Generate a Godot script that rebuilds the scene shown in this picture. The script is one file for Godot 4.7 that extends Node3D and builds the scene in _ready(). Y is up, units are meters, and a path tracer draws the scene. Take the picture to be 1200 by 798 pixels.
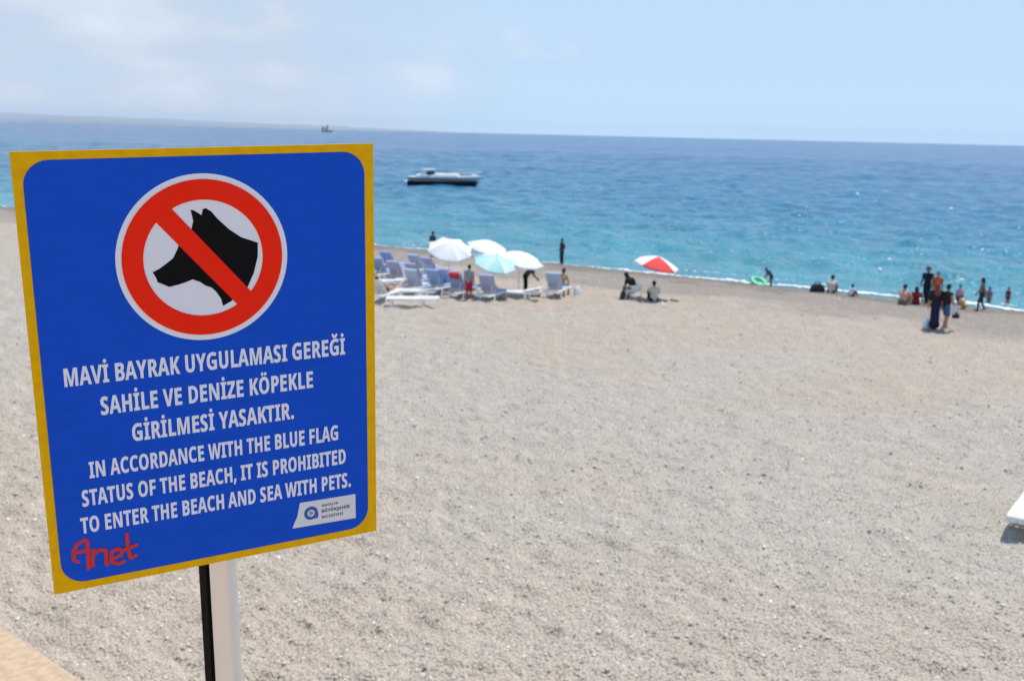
extends Node3D
# A beach seen from a raised promenade, with a no-pets notice in the foreground.
# Units are metres, y is up, the sea surface lies at y = 0, the camera looks towards -z.

const SEAWARD := Vector2(0.563, -0.826)      # horizontal direction from the beach out to sea (x, z)
const ALONG := Vector2(0.826, 0.563)         # along the waterline
const SHORE := 52.5                          # metres from the origin to the waterline
const DECK := 5.8                            # height of the promenade
var n_bump := FastNoiseLite.new()
var n_fine := FastNoiseLite.new()
var n_big := FastNoiseLite.new()
var n_wave := FastNoiseLite.new()
var rng := RandomNumberGenerator.new()
var mats := {}
var used := {}
var head_tpl: Array
var hand_tpl: Array
var hair_short: Array
var hair_long: Array


# ---------------------------------------------------------------- small helpers
func lin(r: float, g: float, b: float) -> Color:
	return Color(r, g, b).linear_to_srgb()

func mat(key: String, c: Color, rough := 0.8, metal := 0.0, spec := 0.5) -> StandardMaterial3D:
	if mats.has(key):
		return mats[key]
	var m := StandardMaterial3D.new()
	m.albedo_color = c
	m.roughness = rough
	m.metallic = metal
	m.metallic_specular = spec
	mats[key] = m
	return m

func noise_tex(seed_: int, freq: float, size: int, lo: float, hi: float, octaves := 4) -> ImageTexture:
	var n := FastNoiseLite.new()
	n.seed = seed_
	n.frequency = freq
	n.fractal_octaves = octaves
	var im := n.get_seamless_image(size, size)
	im.convert(Image.FORMAT_RGB8)
	var out := Image.create(size, size, false, Image.FORMAT_RGB8)
	for y in size:
		for x in size:
			var v := lerpf(lo, hi, im.get_pixel(x, y).r)
			out.set_pixel(x, y, Color(v, v, v))
	return ImageTexture.create_from_image(out)

func normal_tex(seed_: int, freq: float, size: int, strength: float, octaves := 4) -> ImageTexture:
	var n := FastNoiseLite.new()
	n.seed = seed_
	n.frequency = freq
	n.fractal_octaves = octaves
	var im := n.get_seamless_image(size, size)
	im.convert(Image.FORMAT_RGBA8)
	im.bump_map_to_normal_map(strength)
	return ImageTexture.create_from_image(im)

func numbered(called: String) -> String:
	if not used.has(called):
		used[called] = 0
		return called
	used[called] += 1
	return "%s_%03d" % [called, used[called]]

func thing(called: String, label: String, category: String, at := Vector3.ZERO, turn := 0.0, group := "") -> Node3D:
	var o := Node3D.new()
	o.name = numbered(called)
	add_child(o)
	o.position = at
	o.rotation.y = turn
	o.set_meta("label", label)
	o.set_meta("category", category)
	if group != "":
		o.set_meta("group", group)
	return o

func structure(o: Node3D, label := "", category := "") -> void:
	o.set_meta("kind", "structure")
	if label != "":
		o.set_meta("label", label)
	if category != "":
		o.set_meta("category", category)

func put(called: String, mesh: Mesh, m: Material, parent: Node3D = null) -> MeshInstance3D:
	var o := MeshInstance3D.new()
	o.mesh = mesh
	o.material_override = m
	if parent == null:
		o.name = numbered(called)
		add_child(o)
	else:
		o.name = called
		parent.add_child(o, true)
	return o


# ---------------------------------------------------------------- a mesh collector: [vertices, indices, colours]
func mb() -> Array:
	return [PackedVector3Array(), PackedInt32Array(), PackedColorArray()]

func finish(m: Array, smooth := true) -> ArrayMesh:
	var v: PackedVector3Array = m[0]
	var ix: PackedInt32Array = m[1]
	var cols: PackedColorArray = m[2]
	var has_c := cols.size() == v.size() and v.size() > 0
	if not smooth:
		var fv := PackedVector3Array()
		var fc := PackedColorArray()
		for i in ix:
			fv.append(v[i])
			if has_c:
				fc.append(cols[i])
		v = fv
		cols = fc
		ix = PackedInt32Array(range(fv.size()))
	var nn := PackedVector3Array()
	nn.resize(v.size())
	for t in range(0, ix.size(), 3):
		var a := ix[t]
		var b := ix[t + 1]
		var c := ix[t + 2]
		var fn := (v[c] - v[a]).cross(v[b] - v[a])
		nn[a] += fn
		nn[b] += fn
		nn[c] += fn
	for i in nn.size():
		nn[i] = nn[i].normalized() if nn[i].length_squared() > 0.0 else Vector3.UP
	var arr := []
	arr.resize(Mesh.ARRAY_MAX)
	arr[Mesh.ARRAY_VERTEX] = v
	arr[Mesh.ARRAY_NORMAL] = nn
	arr[Mesh.ARRAY_INDEX] = ix
	if has_c:
		arr[Mesh.ARRAY_COLOR] = cols
	var am := ArrayMesh.new()
	am.add_surface_from_arrays(Mesh.PRIMITIVE_TRIANGLES, arr)
	return am

# a box with chamfered edges, in the axes of tr
func add_box(m: Array, tr: Transform3D, s: Vector3, bevel := 0.006) -> void:
	bevel = minf(bevel, 0.3 * minf(s.x, minf(s.y, s.z)))
	var pts := PackedVector3Array()
	var h := s * 0.5
	for sx in [-1, 1]:
		for sy in [-1, 1]:
			for sz in [-1, 1]:
				pts.append(Vector3(sx * (h.x - bevel), sy * (h.y - bevel), sz * h.z))
				pts.append(Vector3(sx * (h.x - bevel), sy * h.y, sz * (h.z - bevel)))
				pts.append(Vector3(sx * h.x, sy * (h.y - bevel), sz * (h.z - bevel)))
	var quads := []
	var id := func(sx: int, sy: int, sz: int, k: int) -> int:
		return ((sx * 2 + sy) * 2 + sz) * 3 + k
	for s1 in 2:
		quads.append([id.call(0, 0, s1, 0), id.call(1, 0, s1, 0), id.call(1, 1, s1, 0), id.call(0, 1, s1, 0)])
		quads.append([id.call(0, s1, 0, 1), id.call(1, s1, 0, 1), id.call(1, s1, 1, 1), id.call(0, s1, 1, 1)])
		quads.append([id.call(s1, 0, 0, 2), id.call(s1, 1, 0, 2), id.call(s1, 1, 1, 2), id.call(s1, 0, 1, 2)])
		for s2 in 2:
			quads.append([id.call(0, s1, s2, 0), id.call(1, s1, s2, 0), id.call(1, s1, s2, 1), id.call(0, s1, s2, 1)])
			quads.append([id.call(s1, 0, s2, 0), id.call(s1, 1, s2, 0), id.call(s1, 1, s2, 2), id.call(s1, 0, s2, 2)])
			quads.append([id.call(s1, s2, 0, 1), id.call(s1, s2, 1, 1), id.call(s1, s2, 1, 2), id.call(s1, s2, 0, 2)])
			for s3 in 2:
				quads.append([id.call(s1, s2, s3, 0), id.call(s1, s2, s3, 1), id.call(s1, s2, s3, 2)])
	for q in quads:
		var mid := Vector3.ZERO
		for i in q:
			mid += pts[i]
		var n0 := (pts[q[2]] - pts[q[0]]).cross(pts[q[1]] - pts[q[0]])
		if n0.dot(mid) < 0:
			q.reverse()
		var b: int = m[0].size()
		for i in q:
			m[0].append(tr * pts[i])
		m[1].append_array(PackedInt32Array([b, b + 1, b + 2]))
		if q.size() == 4:
			m[1].append_array(PackedInt32Array([b, b + 2, b + 3]))

func bx(m: Array, c: Vector3, s: Vector3, bevel := 0.006) -> void:
	add_box(m, Transform3D(Basis(), c), s, bevel)

func add_tube(m: Array, pts: Array, radii: Array, sides := 8) -> void:
	var base: int = m[0].size()
	var ref := Vector3.UP
	for i in pts.size():
		var d: Vector3 = (pts[mini(i + 1, pts.size() - 1)] - pts[maxi(i - 1, 0)]).normalized()
		if absf(d.dot(ref)) > 0.95:
			ref = Vector3.RIGHT
		var x := d.cross(ref).normalized()
		var y := d.cross(x).normalized()
		for k in sides:
			var a := TAU * k / sides
			m[0].append(pts[i] + (x * cos(a) + y * sin(a)) * radii[i])
	for i in pts.size() - 1:
		for k in sides:
			var a := base + i * sides + k
			var b := base + i * sides + (k + 1) % sides
			m[1].append_array(PackedInt32Array([a, b, a + sides, b, b + sides, a + sides]))
	for e in [0, pts.size() - 1]:
		var c: int = m[0].size()
		m[0].append(pts[e])
		for k in sides:
			var a: int = base + e * sides + k
			var b: int = base + e * sides + (k + 1) % sides
			m[1].append_array(PackedInt32Array([c, b, a] if e == 0 else [c, a, b]))

func add_lathe(m: Array, prof: Array, segs := 16, at := Vector3.ZERO) -> void:
	var base: int = m[0].size()
	for p in prof:
		for k in segs:
			var a := TAU * k / segs
			m[0].append(at + Vector3(cos(a) * p.x, p.y, sin(a) * p.x))
	for i in prof.size() - 1:
		for k in segs:
			var a := base + i * segs + k
			var b := base + i * segs + (k + 1) % segs
			m[1].append_array(PackedInt32Array([a, b, a + segs, b, b + segs, a + segs]))

# a flat plate from an outline (x, y), front face at z = front, thickness behind it
func add_plate(m: Array, poly: PackedVector2Array, front: float, thick: float) -> void:
	if Geometry2D.is_polygon_clockwise(poly):
		poly.reverse()
	var tri := Geometry2D.triangulate_polygon(poly)
	var b: int = m[0].size()
	var n := poly.size()
	for p in poly:
		m[0].append(Vector3(p.x, p.y, front))
	for p in poly:
		m[0].append(Vector3(p.x, p.y, front - thick))
	for t in range(0, tri.size(), 3):
		var i := tri[t]
		var j := tri[t + 1]
		var k := tri[t + 2]
		if (poly[j] - poly[i]).cross(poly[k] - poly[i]) > 0:
			var tmp := j
			j = k
			k = tmp
		m[1].append_array(PackedInt32Array([b + i, b + j, b + k, b + n + i, b + n + k, b + n + j]))
	for i in n:
		var j := (i + 1) % n
		m[1].append_array(PackedInt32Array([b + i, b + n + i, b + j, b + j, b + n + i, b + n + j]))

func circle(c: Vector2, r: float, segs := 72) -> PackedVector2Array:
	var p := PackedVector2Array()
	for k in segs:
		p.append(c + Vector2(cos(TAU * k / segs), sin(TAU * k / segs)) * r)
	return p

func rounded(x0: float, y0: float, x1: float, y1: float, r: float) -> PackedVector2Array:
	var p := PackedVector2Array()
	var cs := [[x1 - r, y1 - r, 0.0], [x0 + r, y1 - r, 0.5], [x0 + r, y0 + r, 1.0], [x1 - r, y0 + r, 1.5]]
	for c in cs:
		for k in 9:
			var a: float = (c[2] + k / 16.0) * PI
			p.append(Vector2(c[0] + cos(a) * r, c[1] + sin(a) * r))
	return p


# ---------------------------------------------------------------- terrain functions
func inland(x: float, z: float) -> float:
	return SHORE - (SEAWARD.x * x + SEAWARD.y * z)

func profile(s: float) -> float:
	if s < 0.0:
		return maxf(0.075 * s, -5.0)
	return 0.5 * (1.0 - exp(-s / 8.0)) + 0.012 * s

func gh(x: float, z: float) -> float:
	var s := inland(x, z)
	var dry := clampf((s - 0.5) / 7.0, 0.12, 1.0)
	var y := profile(s) + 0.07 * dry * n_big.get_noise_2d(x, z)
	# trodden ridges run along the shore
	var u := x * ALONG.x + z * ALONG.y
	y += dry * (0.10 * n_bump.get_noise_2d(u * 0.5, s) + 0.066 * n_fine.get_noise_2d(u * 0.55, s))
	return y

func on_beach(x: float, z: float) -> Vector3:
	return Vector3(x, gh(x, z), z)


func _ready() -> void:
	rng.seed = 20240611
	for a in [[n_bump, 11, 1.0 / 0.85, 2], [n_fine, 12, 1.0 / 0.32, 2], [n_big, 13, 1.0 / 9.0, 3], [n_wave, 14, 1.0, 2]]:
		a[0].seed = a[1]
		a[0].noise_type = FastNoiseLite.TYPE_SIMPLEX_SMOOTH
		a[0].frequency = a[2]
		a[0].fractal_octaves = a[3]
	# camera
	var cam := Camera3D.new()
	cam.name = "camera"
	add_child(cam)
	cam.fov = 35.32
	cam.near = 0.05
	cam.far = 40000.0
	cam.transform = Transform3D(Basis(Vector3.RIGHT, deg_to_rad(-10.97)) * Basis(Vector3.BACK, deg_to_rad(1.337)), Vector3(0, 7.4, 0))
	var lens := CameraAttributesPhysical.new()
	lens.frustum_focal_length = 37.69
	lens.frustum_focus_distance = 1.58
	lens.frustum_far = 40000.0
	lens.frustum_near = 0.05
	lens.exposure_aperture = 10.0
	cam.attributes = lens
	cam.current = true
	# sky, air and exposure
	var env := Environment.new()
	env.background_mode = Environment.BG_SKY
	var sky := Sky.new()
	var pano := PanoramaSkyMaterial.new()
	pano.panorama = sky_image()
	sky.sky_material = pano
	env.sky = sky
	env.tonemap_mode = Environment.TONE_MAPPER_LINEAR
	env.tonemap_exposure = 1.1
	env.fog_enabled = true
	env.fog_density = 0.000035
	env.fog_light_color = Color(0.76, 0.89, 1.0)
	env.sdfgi_enabled = true
	env.ssao_enabled = true
	env.ssil_enabled = true
	var we := WorldEnvironment.new()
	we.environment = env
	add_child(we)
	# the sun: high, ahead of the camera and to its right
	var sun := DirectionalLight3D.new()
	sun.name = "sun"
	sun.light_energy = 1.3
	sun.light_color = Color(1.0, 0.96, 0.9)
	sun.light_angular_distance = 0.5
	sun.shadow_enabled = true
	add_child(sun)
	sun.look_at_from_position(Vector3(0.256, 0.94, -0.226) * 100.0, Vector3.ZERO, Vector3.RIGHT)
	# the setting
	build_beach()
	build_sea()
	build_promenade()
	build_far_coast()
	print("setting ", Time.get_ticks_msec())
	# things
	build_sign()
	build_boats()
	build_buoys()
	build_umbrellas()
	build_loungers()
	build_small_things()
	print("things ", Time.get_ticks_msec())
	build_people()
	print("people ", Time.get_ticks_msec())


# ---------------------------------------------------------------- sky
func sky_image() -> ImageTexture:
	var w := 2048
	var h := 1024
	var n := FastNoiseLite.new()
	n.seed = 5
	n.frequency = 0.55
	n.fractal_octaves = 5
	n.fractal_gain = 0.52
	var data := PackedFloat32Array()
	data.resize(w * h * 3)
	var stops := [[0.0, Vector3(0.63, 0.82, 1.04)], [1.5, Vector3(0.54, 0.72, 0.93)], [4.0, Vector3(0.505, 0.68, 0.89)], [9.0, Vector3(0.49, 0.67, 0.90)], [25.0, Vector3(0.29, 0.50, 0.84)], [90.0, Vector3(0.14, 0.29, 0.64)]]
	var c_cloud := Vector3(0.58, 0.645, 0.755)
	for j in h:
		var el := 90.0 - (j + 0.5) / h * 180.0
		var e := maxf(el, 0.0)
		var base: Vector3 = stops[0][1]
		for k in stops.size() - 1:
			if e >= stops[k][0]:
				base = stops[k][1].lerp(stops[k + 1][1], smoothstep(stops[k][0], stops[k + 1][0], e))
		for i in w:
			var c := base
			if el > -0.5 and el < 40.0:
				var az := ((i + 0.5) / w - 0.5) * TAU
				var q := 1.0 / (sin(deg_to_rad(e)) + 0.12)
				var px := sin(az) * q
				var pz := -cos(az) * q
				var bank := smoothstep(0.2, 0.85, 0.5 + 0.5 * cos(4.0 * (az + 0.46)))
				var ea := deg_to_rad(e)
				var v := n.get_noise_3d(sin(az) * 13.0, ea * 30.0, cos(az) * 13.0) * 0.85 + n.get_noise_2d(px * 0.6 + 40.0, pz * 0.6) * 0.35
				var d := smoothstep(0.40 - 0.80 * bank, 0.78 - 0.50 * bank, v + 0.10)
				d *= smoothstep(40.0, 14.0, e)
				c = c.lerp(c_cloud * (1.02 + 0.30 * v), 0.42 * bank * smoothstep(40.0, 14.0, e) + 0.5 * d)
			var o := (j * w + i) * 3
			data[o] = c.x
			data[o + 1] = c.y
			data[o + 2] = c.z
	return ImageTexture.create_from_image(Image.create_from_data(w, h, false, Image.FORMAT_RGBF, data.to_byte_array()))


# ---------------------------------------------------------------- ground and water
func sheet_angles(fine: float, half: float, coarse: float, limit: float) -> PackedFloat32Array:
	var a := PackedFloat32Array()
	var t := -limit
	while t < -half:
		a.append(t)
		t += coarse
	t = -half
	while t < half:
		a.append(t)
		t += fine
	t = half
	while t < limit + 0.0001:
		a.append(t)
		t += coarse
	return a

func build_beach() -> void:
	var ang := sheet_angles(0.0025, 0.62, 0.0628, PI)
	var rad := PackedFloat32Array([0.5])
	var r := 0.8
	while r < 700.0:
		rad.append(r)
		r *= 1.2 if r < 8.0 else (1.0052 if r < 75.0 else (1.01 if r < 120.0 else 1.08))
	var v := PackedVector3Array()
	var cols := PackedColorArray()
	var ix := PackedInt32Array()
	var na := ang.size()
	v.resize(na * rad.size())
	cols.resize(v.size())
	var patch := FastNoiseLite.new()
	patch.seed = 31
	patch.frequency = 0.16
	patch.fractal_octaves = 4
	var edge := FastNoiseLite.new()
	edge.seed = 32
	edge.frequency = 0.35
	edge.fractal_octaves = 3
	var beige := Color(0.508, 0.438, 0.357)
	var grey := Color(0.496, 0.455, 0.388)
	var damp := Color(0.345, 0.305, 0.265)
	var wet := Color(0.215, 0.185, 0.16)
	for i in rad.size():
		for j in na:
			var x := sin(ang[j]) * rad[i]
			var z := -cos(ang[j]) * rad[i]
			v[i * na + j] = Vector3(x, gh(x, z), z)
			var s := inland(x, z)
			# shingle lies in drifts of greyer stones and browner sand; the swash keeps the lowest strip wet
			var p := patch.get_noise_2d(x, z)
			var drift := smoothstep(19.0, 27.0, s + 9.0 * p) * (1.0 - smoothstep(34.0, 42.0, s + 9.0 * p))
			var c := beige.lerp(grey, clampf(drift * 0.85 + 0.5 * p, 0.0, 1.0))
			var t := 0.93 + 0.14 * (0.5 + 0.5 * patch.get_noise_2d(x * 5.0 + 90.0, z * 5.0))
			c = Color(c.r * t, c.g * t, c.b * t)
			var w := 1.0 - smoothstep(1.0, 4.5, s + 3.0 * edge.get_noise_2d(x, z))
			var moist := 1.0 - smoothstep(7.0, 12.0, s + 5.0 * p + 1.5 * edge.get_noise_2d(x, z))
			c = c.lerp(damp, moist * 0.85)
			cols[i * na + j] = c.lerp(wet, w * 0.75)
	for i in rad.size() - 1:
		for j in na - 1:
			var a := i * na + j
			ix.append_array(PackedInt32Array([a, a + na, a + 1, a + 1, a + na, a + na + 1]))
	var m := mat("beach", Color(1, 1, 1), 0.95, 0.0, 0.3)
	m.vertex_color_use_as_albedo = true
	m.albedo_texture = noise_tex(21, 0.06, 768, 0.62, 1.32, 5)
	m.uv1_triplanar = true
	m.uv1_world_triplanar = true
	m.uv1_scale = Vector3.ONE * 0.37
	m.normal_enabled = true
	m.normal_texture = normal_tex(22, 0.06, 768, 12.0, 5)
	m.normal_scale = 1.0
	var o := put("beach", finish([v, ix, cols]), m)
	structure(o, "wide shingle beach sloping down to the sea", "beach")
	build_pebbles()

func build_pebbles() -> void:
	var stones := mb()
	var dirs := []
	var t := (1.0 + sqrt(5.0)) / 2.0
	for q in [[-1, t, 0], [1, t, 0], [-1, -t, 0], [1, -t, 0], [0, -1, t], [0, 1, t], [0, -1, -t], [0, 1, -t], [t, 0, -1], [t, 0, 1], [-t, 0, -1], [-t, 0, 1]]:
		dirs.append(Vector3(q[0], q[1], q[2]).normalized())
	var f := [0, 11, 5, 0, 5, 1, 0, 1, 7, 0, 7, 10, 0, 10, 11, 1, 5, 9, 5, 11, 4, 11, 10, 2, 10, 7, 6, 7, 1, 8, 3, 9, 4, 3, 4, 2, 3, 2, 6, 3, 6, 8, 3, 8, 9, 4, 9, 5, 2, 4, 11, 6, 2, 10, 8, 6, 7, 9, 8, 1]
	for d in dirs:
		stones[0].append(d * Vector3(1.0, 0.55, 0.8) * (0.9 + 0.2 * rng.randf()))
	for k in range(0, f.size(), 3):
		stones[1].append_array(PackedInt32Array([f[k], f[k + 2], f[k + 1]]))
	var mm := MultiMesh.new()
	mm.transform_format = MultiMesh.TRANSFORM_3D
	mm.use_colors = true
	mm.mesh = finish(stones)
	var n := 100000
	mm.instance_count = n
	for i in n:
		var rr := 9.0 * pow(6.2, rng.randf())
		var a := rng.randf_range(-0.62, 0.62)
		var x := sin(a) * rr
		var z := -cos(a) * rr
		if inland(x, z) < 0.4:
			rr *= 0.5
			x *= 0.5
			z *= 0.5
		var k := rng.randf()
		var size := rng.randf_range(0.008, 0.022) if k < 0.95 else rng.randf_range(0.02, 0.045)
		var b := Basis.from_euler(Vector3(rng.randf_range(-0.3, 0.3), rng.randf() * TAU, rng.randf_range(-0.3, 0.3))).scaled(Vector3.ONE * size * (0.85 + 0.007 * rr))
		mm.set_instance_transform(i, Transform3D(b, Vector3(x, gh(x, z) + size * 0.15, z)))
		var g := rng.randf()
		var c := Color(0.45, 0.40, 0.34)
		if g < 0.24:
			c = Color(0.66, 0.61, 0.54)
		elif g < 0.38:
			c = Color(0.30, 0.27, 0.235)
		elif g < 0.6:
			c = Color(0.47, 0.385, 0.31)
		elif g < 0.66:
			c = Color(0.84, 0.82, 0.77)
		mm.set_instance_color(i, c)
	var o := MultiMeshInstance3D.new()
	o.multimesh = mm
	var m := mat("pebble", Color(1, 1, 1), 0.75, 0.0, 0.4)
	m.vertex_color_use_as_albedo = true
	o.material_override = m
	o.name = "pebbles"
	add_child(o)
	o.set_meta("kind", "stuff")
	o.set_meta("label", "loose grey, brown and white pebbles strewn over the beach")
	o.set_meta("category", "pebbles")

func wave(x: float, z: float, r: float) -> float:
	var u := x * ALONG.x + z * ALONG.y
	var w := x * SEAWARD.x + z * SEAWARD.y
	var calm := clampf((w - SHORE + 2.0) / 12.0, 0.12, 1.0)
	var y := 0.0
	for k in [[0.9, 0.06], [1.8, 0.15], [3.4, 0.26], [6.5, 0.36], [16.0, 0.40], [50.0, 0.7]]:
		var fade := smoothstep(0.016, 0.006, r * 0.006 / k[0] * 0.02)
		var keep := clampf(1.6 - r * 0.0058 / k[0] * 2.2, 0.0, 1.0) * fade
		if keep > 0.0 and (k[0] < 10.0 or r > 90.0):
			var grow := clampf((r - 90.0) / 150.0, 0.0, 1.0) if k[0] > 10.0 else 1.0
			y += keep * grow * k[1] * n_wave.get_noise_3d(u / k[0] * 0.85, w / k[0], k[0] * 7.0)
	return y * calm

func build_sea() -> void:
	var ang := sheet_angles(0.003, 0.62, 0.04, 1.9)
	var rad := PackedFloat32Array()
	var r := 36.0
	while r < 14000.0:
		rad.append(r)
		r *= 1.0052 if r < 450.0 else 1.02
	var na := ang.size()
	var v := PackedVector3Array()
	var cols := PackedColorArray()
	var ix := PackedInt32Array()
	v.resize(na * rad.size())
	cols.resize(v.size())
	var patch := FastNoiseLite.new()
	patch.seed = 41
	patch.frequency = 1.0
	patch.fractal_octaves = 4
	var shallow := Color(0.055, 0.250, 0.310)
	var middle := Color(0.018, 0.150, 0.265)
	var deep := Color(0.009, 0.095, 0.235)
	for i in rad.size():
		for j in na:
			var x := sin(ang[j]) * rad[i]
			var z := -cos(ang[j]) * rad[i]
			v[i * na + j] = Vector3(x, wave(x, z, rad[i]), z)
			var off := -inland(x, z)
			var u := x * ALONG.x + z * ALONG.y
			# pale sand bed near the beach, weed and depth further out, with drifting edges between them
			var k := off * (1.0 + 0.5 * patch.get_noise_2d(u / 90.0, off / 14.0)) + 6.0 * patch.get_noise_2d(u / 30.0, off / 5.0)
			var c := shallow.lerp(middle, smoothstep(2.0, 60.0, k)).lerp(deep, smoothstep(40.0, 420.0, k))
			var t := 1.0 + 0.26 * patch.get_noise_2d(u / 7.0 + 50.0, off / 5.0)
			cols[i * na + j] = Color(c.r * t, c.g * t, c.b * t)
	for i in rad.size() - 1:
		for j in na - 1:
			var a := i * na + j
			var p := v[a]
			if inland(p.x, p.z) > 7.0:
				continue
			ix.append_array(PackedInt32Array([a, a + na, a + 1, a + 1, a + na, a + na + 1]))
	var m := mat("sea", Color(1, 1, 1), 0.16, 0.0, 0.36)
	m.vertex_color_use_as_albedo = true
	m.uv1_triplanar = true
	m.uv1_world_triplanar = true
	m.uv1_scale = Vector3(0.16, 0.16, 0.16)
	m.normal_enabled = true
	m.normal_texture = normal_tex(42, 0.022, 512, 14.0, 4)
	m.normal_scale = 1.0
	var o := put("sea", finish([v, ix, cols]), m)
	structure(o, "calm blue sea turning turquoise at the beach", "sea")
	build_foam()

# the thin broken line of foam where the last ripple runs up the shingle
func build_foam() -> void:
	var m := mb()
	var n := FastNoiseLite.new()
	n.seed = 51
	n.frequency = 1.0
	n.fractal_octaves = 4
	var du := 0.16
	var dw := 0.11
	var rows := 44
	var u0 := -110.0
	var cols := int(190.0 / du)
	var id := {}
	for i in cols:
		var u := u0 + i * du
		var line := 0.75 * n.get_noise_2d(u / 9.0, 3.0) + 0.3 * n.get_noise_2d(u / 2.2, 9.0)
		var wide := 0.10 + 0.16 * clampf(n.get_noise_2d(u / 14.0, 60.0) + 0.45, 0.0, 1.0) + 0.27 * smoothstep(-34.0, -16.0, u + 9.0 * n.get_noise_2d(u / 7.0, 80.0))
		for k in rows:
			var s := 1.4 - k * dw
			var d := absf(s + 0.35 - line) / wide
			var d2 := absf(s + 2.1 - line * 1.4) / (wide * 0.35)
			var f := n.get_noise_2d(u / 0.55, s / 0.3)
			if maxf(1.0 - d, 0.40 - d2) + 0.9 * f < 0.30:
				continue
			var q := PackedInt32Array()
			for c in [[0, 0], [1, 0], [1, 1], [0, 1]]:
				var key := Vector2i(i + c[0], k + c[1])
				if not id.has(key):
					var uu := u0 + key.x * du + 0.07 * n.get_noise_2d(key.x * 3.1, key.y * 2.7)
					var ss := 1.4 - key.y * dw + 0.05 * n.get_noise_2d(key.x * 2.3 + 40.0, key.y * 3.9)
					var ww := SHORE - ss
					var x := ALONG.x * uu + SEAWARD.x * ww
					var z := ALONG.y * uu + SEAWARD.y * ww
					var y := maxf(gh(x, z), wave(x, z, sqrt(x * x + z * z))) + 0.022 + 0.015 * n.get_noise_2d(key.x * 1.7, key.y * 1.9)
					id[key] = m[0].size()
					m[0].append(Vector3(x, y, z))
				q.append(id[key])
			m[1].append_array(PackedInt32Array([q[0], q[1], q[2], q[0], q[2], q[3]]))
	var o := put("sea_foam", finish(m), mat("foam", lin(0.70, 0.71, 0.69), 0.8))
	o.set_meta("kind", "stuff")
	o.set_meta("label", "thin line of white foam along the waterline")
	o.set_meta("category", "foam")

func build_promenade() -> void:
	# the raised walk the notice stands on: its sea edge runs a little askew to the waterline
	var e := Vector2(0.765, 0.644)
	var out := Vector2(0.644, -0.765)
	var p0 := Vector2(-1.43, -3.055)
	var ground := mat("deck", lin(0.53, 0.385, 0.255), 0.9)
	ground.albedo_texture = noise_tex(61, 0.12, 256, 0.88, 1.06, 5)
	ground.uv1_triplanar = true
	ground.uv1_world_triplanar = true
	ground.uv1_scale = Vector3.ONE * 0.8
	var to3 := func(u: float, w: float, y: float) -> Vector3:
		var q := p0 + e * u + out * w
		return Vector3(q.x, y, q.y)
	var root := Node3D.new()
	root.name = "promenade"
	add_child(root)
	structure(root, "tan paved promenade edge in the bottom left corner", "promenade")
	var basis := Basis(Vector3(e.x, 0, e.y), Vector3.UP, Vector3(-out.x, 0, -out.y))
	var m := mb()
	add_box(m, Transform3D(basis, to3.call(0.0, -20.62, DECK - 0.155)), Vector3(240.0, 0.3, 40.0), 0.01)
	put("paving", finish(m, false), ground, root)
	var stone := mb()
	add_box(stone, Transform3D(Basis(), Vector3.ZERO), Vector3(2.494, 0.30, 0.612), 0.012)
	var sm := finish(stone, false)
	for k in range(-7, 8):
		var o := put("coping_stone", sm, ground, root)
		o.transform = Transform3D(basis, to3.call(k * 2.5 - 0.5, -0.31, DECK - 0.15))
	var w := mb()
	add_box(w, Transform3D(basis, to3.call(0.0, -0.45, DECK * 0.5 - 0.9)), Vector3(240.0, DECK + 1.2, 0.7), 0.02)
	var wall := put("retaining_wall", finish(w, false), mat("wall", lin(0.40, 0.35, 0.29), 0.95))
	wall.set_meta("label", "tall plain retaining wall below the tan promenade edge")
	wall.set_meta("category", "wall")

func build_far_coast() -> void:
	var n := FastNoiseLite.new()
	n.seed = 71
	n.frequency = 1.0 / 900.0
	n.fractal_octaves = 5
	var m := mb()
	var nu := 260
	var rows := [[0.0, 0.0], [60.0, 0.55], [180.0, 0.8], [700.0, 1.0], [1600.0, 0.9], [2600.0, 0.0]]
	for i in nu:
		var t := float(i) / (nu - 1)
		var x := lerpf(-10500.0, -1080.0, t)
		var h := 118.0 * pow(clampf((1.0 - t) * 1.25, 0.0, 1.0), 0.62) * (1.0 + 0.35 * n.get_noise_1d(x))
		for q in rows:
			m[0].append(Vector3(x + q[0] * 0.25, -1.0 + h * q[1] * (1.0 + 0.16 * n.get_noise_2d(x * 3.0, q[0] * 2.0)), -9300.0 - q[0] - 260.0 * n.get_noise_1d(x + 999.0)))
	for i in nu - 1:
		for k in rows.size() - 1:
			var a := i * rows.size() + k
			var b := a + rows.size()
			m[1].append_array(PackedInt32Array([a, a + 1, b, b, a + 1, b + 1]))
	var o := put("far_coast", finish(m), mat("coast", lin(0.27, 0.30, 0.335), 0.95))
	structure(o, "low hazy coast on the horizon at the left", "coast")


# ---------------------------------------------------------------- the notice
func text_part(called: String, words: String, x0: float, x1: float, base: float, cap: float, z: float, font: Font, m: Material, parent: Node3D, depth := 0.0006) -> void:
	var probe := TextMesh.new()
	probe.font = font
	probe.font_size = 64
	probe.pixel_size = 1.0 / 64.0
	probe.depth = 0.1
	probe.text = "H"
	var hb := probe.get_aabb()
	var t := TextMesh.new()
	t.font = font
	t.font_size = 64
	t.pixel_size = 1.0 / 64.0
	t.depth = 0.1
	t.curve_step = 0.5
	t.text = words
	var b := t.get_aabb()
	var o := put(called, t, m, parent)
	var sx := (x1 - x0) / b.size.x
	var sy := cap / hb.size.y
	o.transform = Transform3D(Basis.from_scale(Vector3(sx, sy, depth / 0.1)), Vector3(x0 - b.position.x * sx, -base - hb.position.y * sy, z - depth * 0.5))

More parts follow.
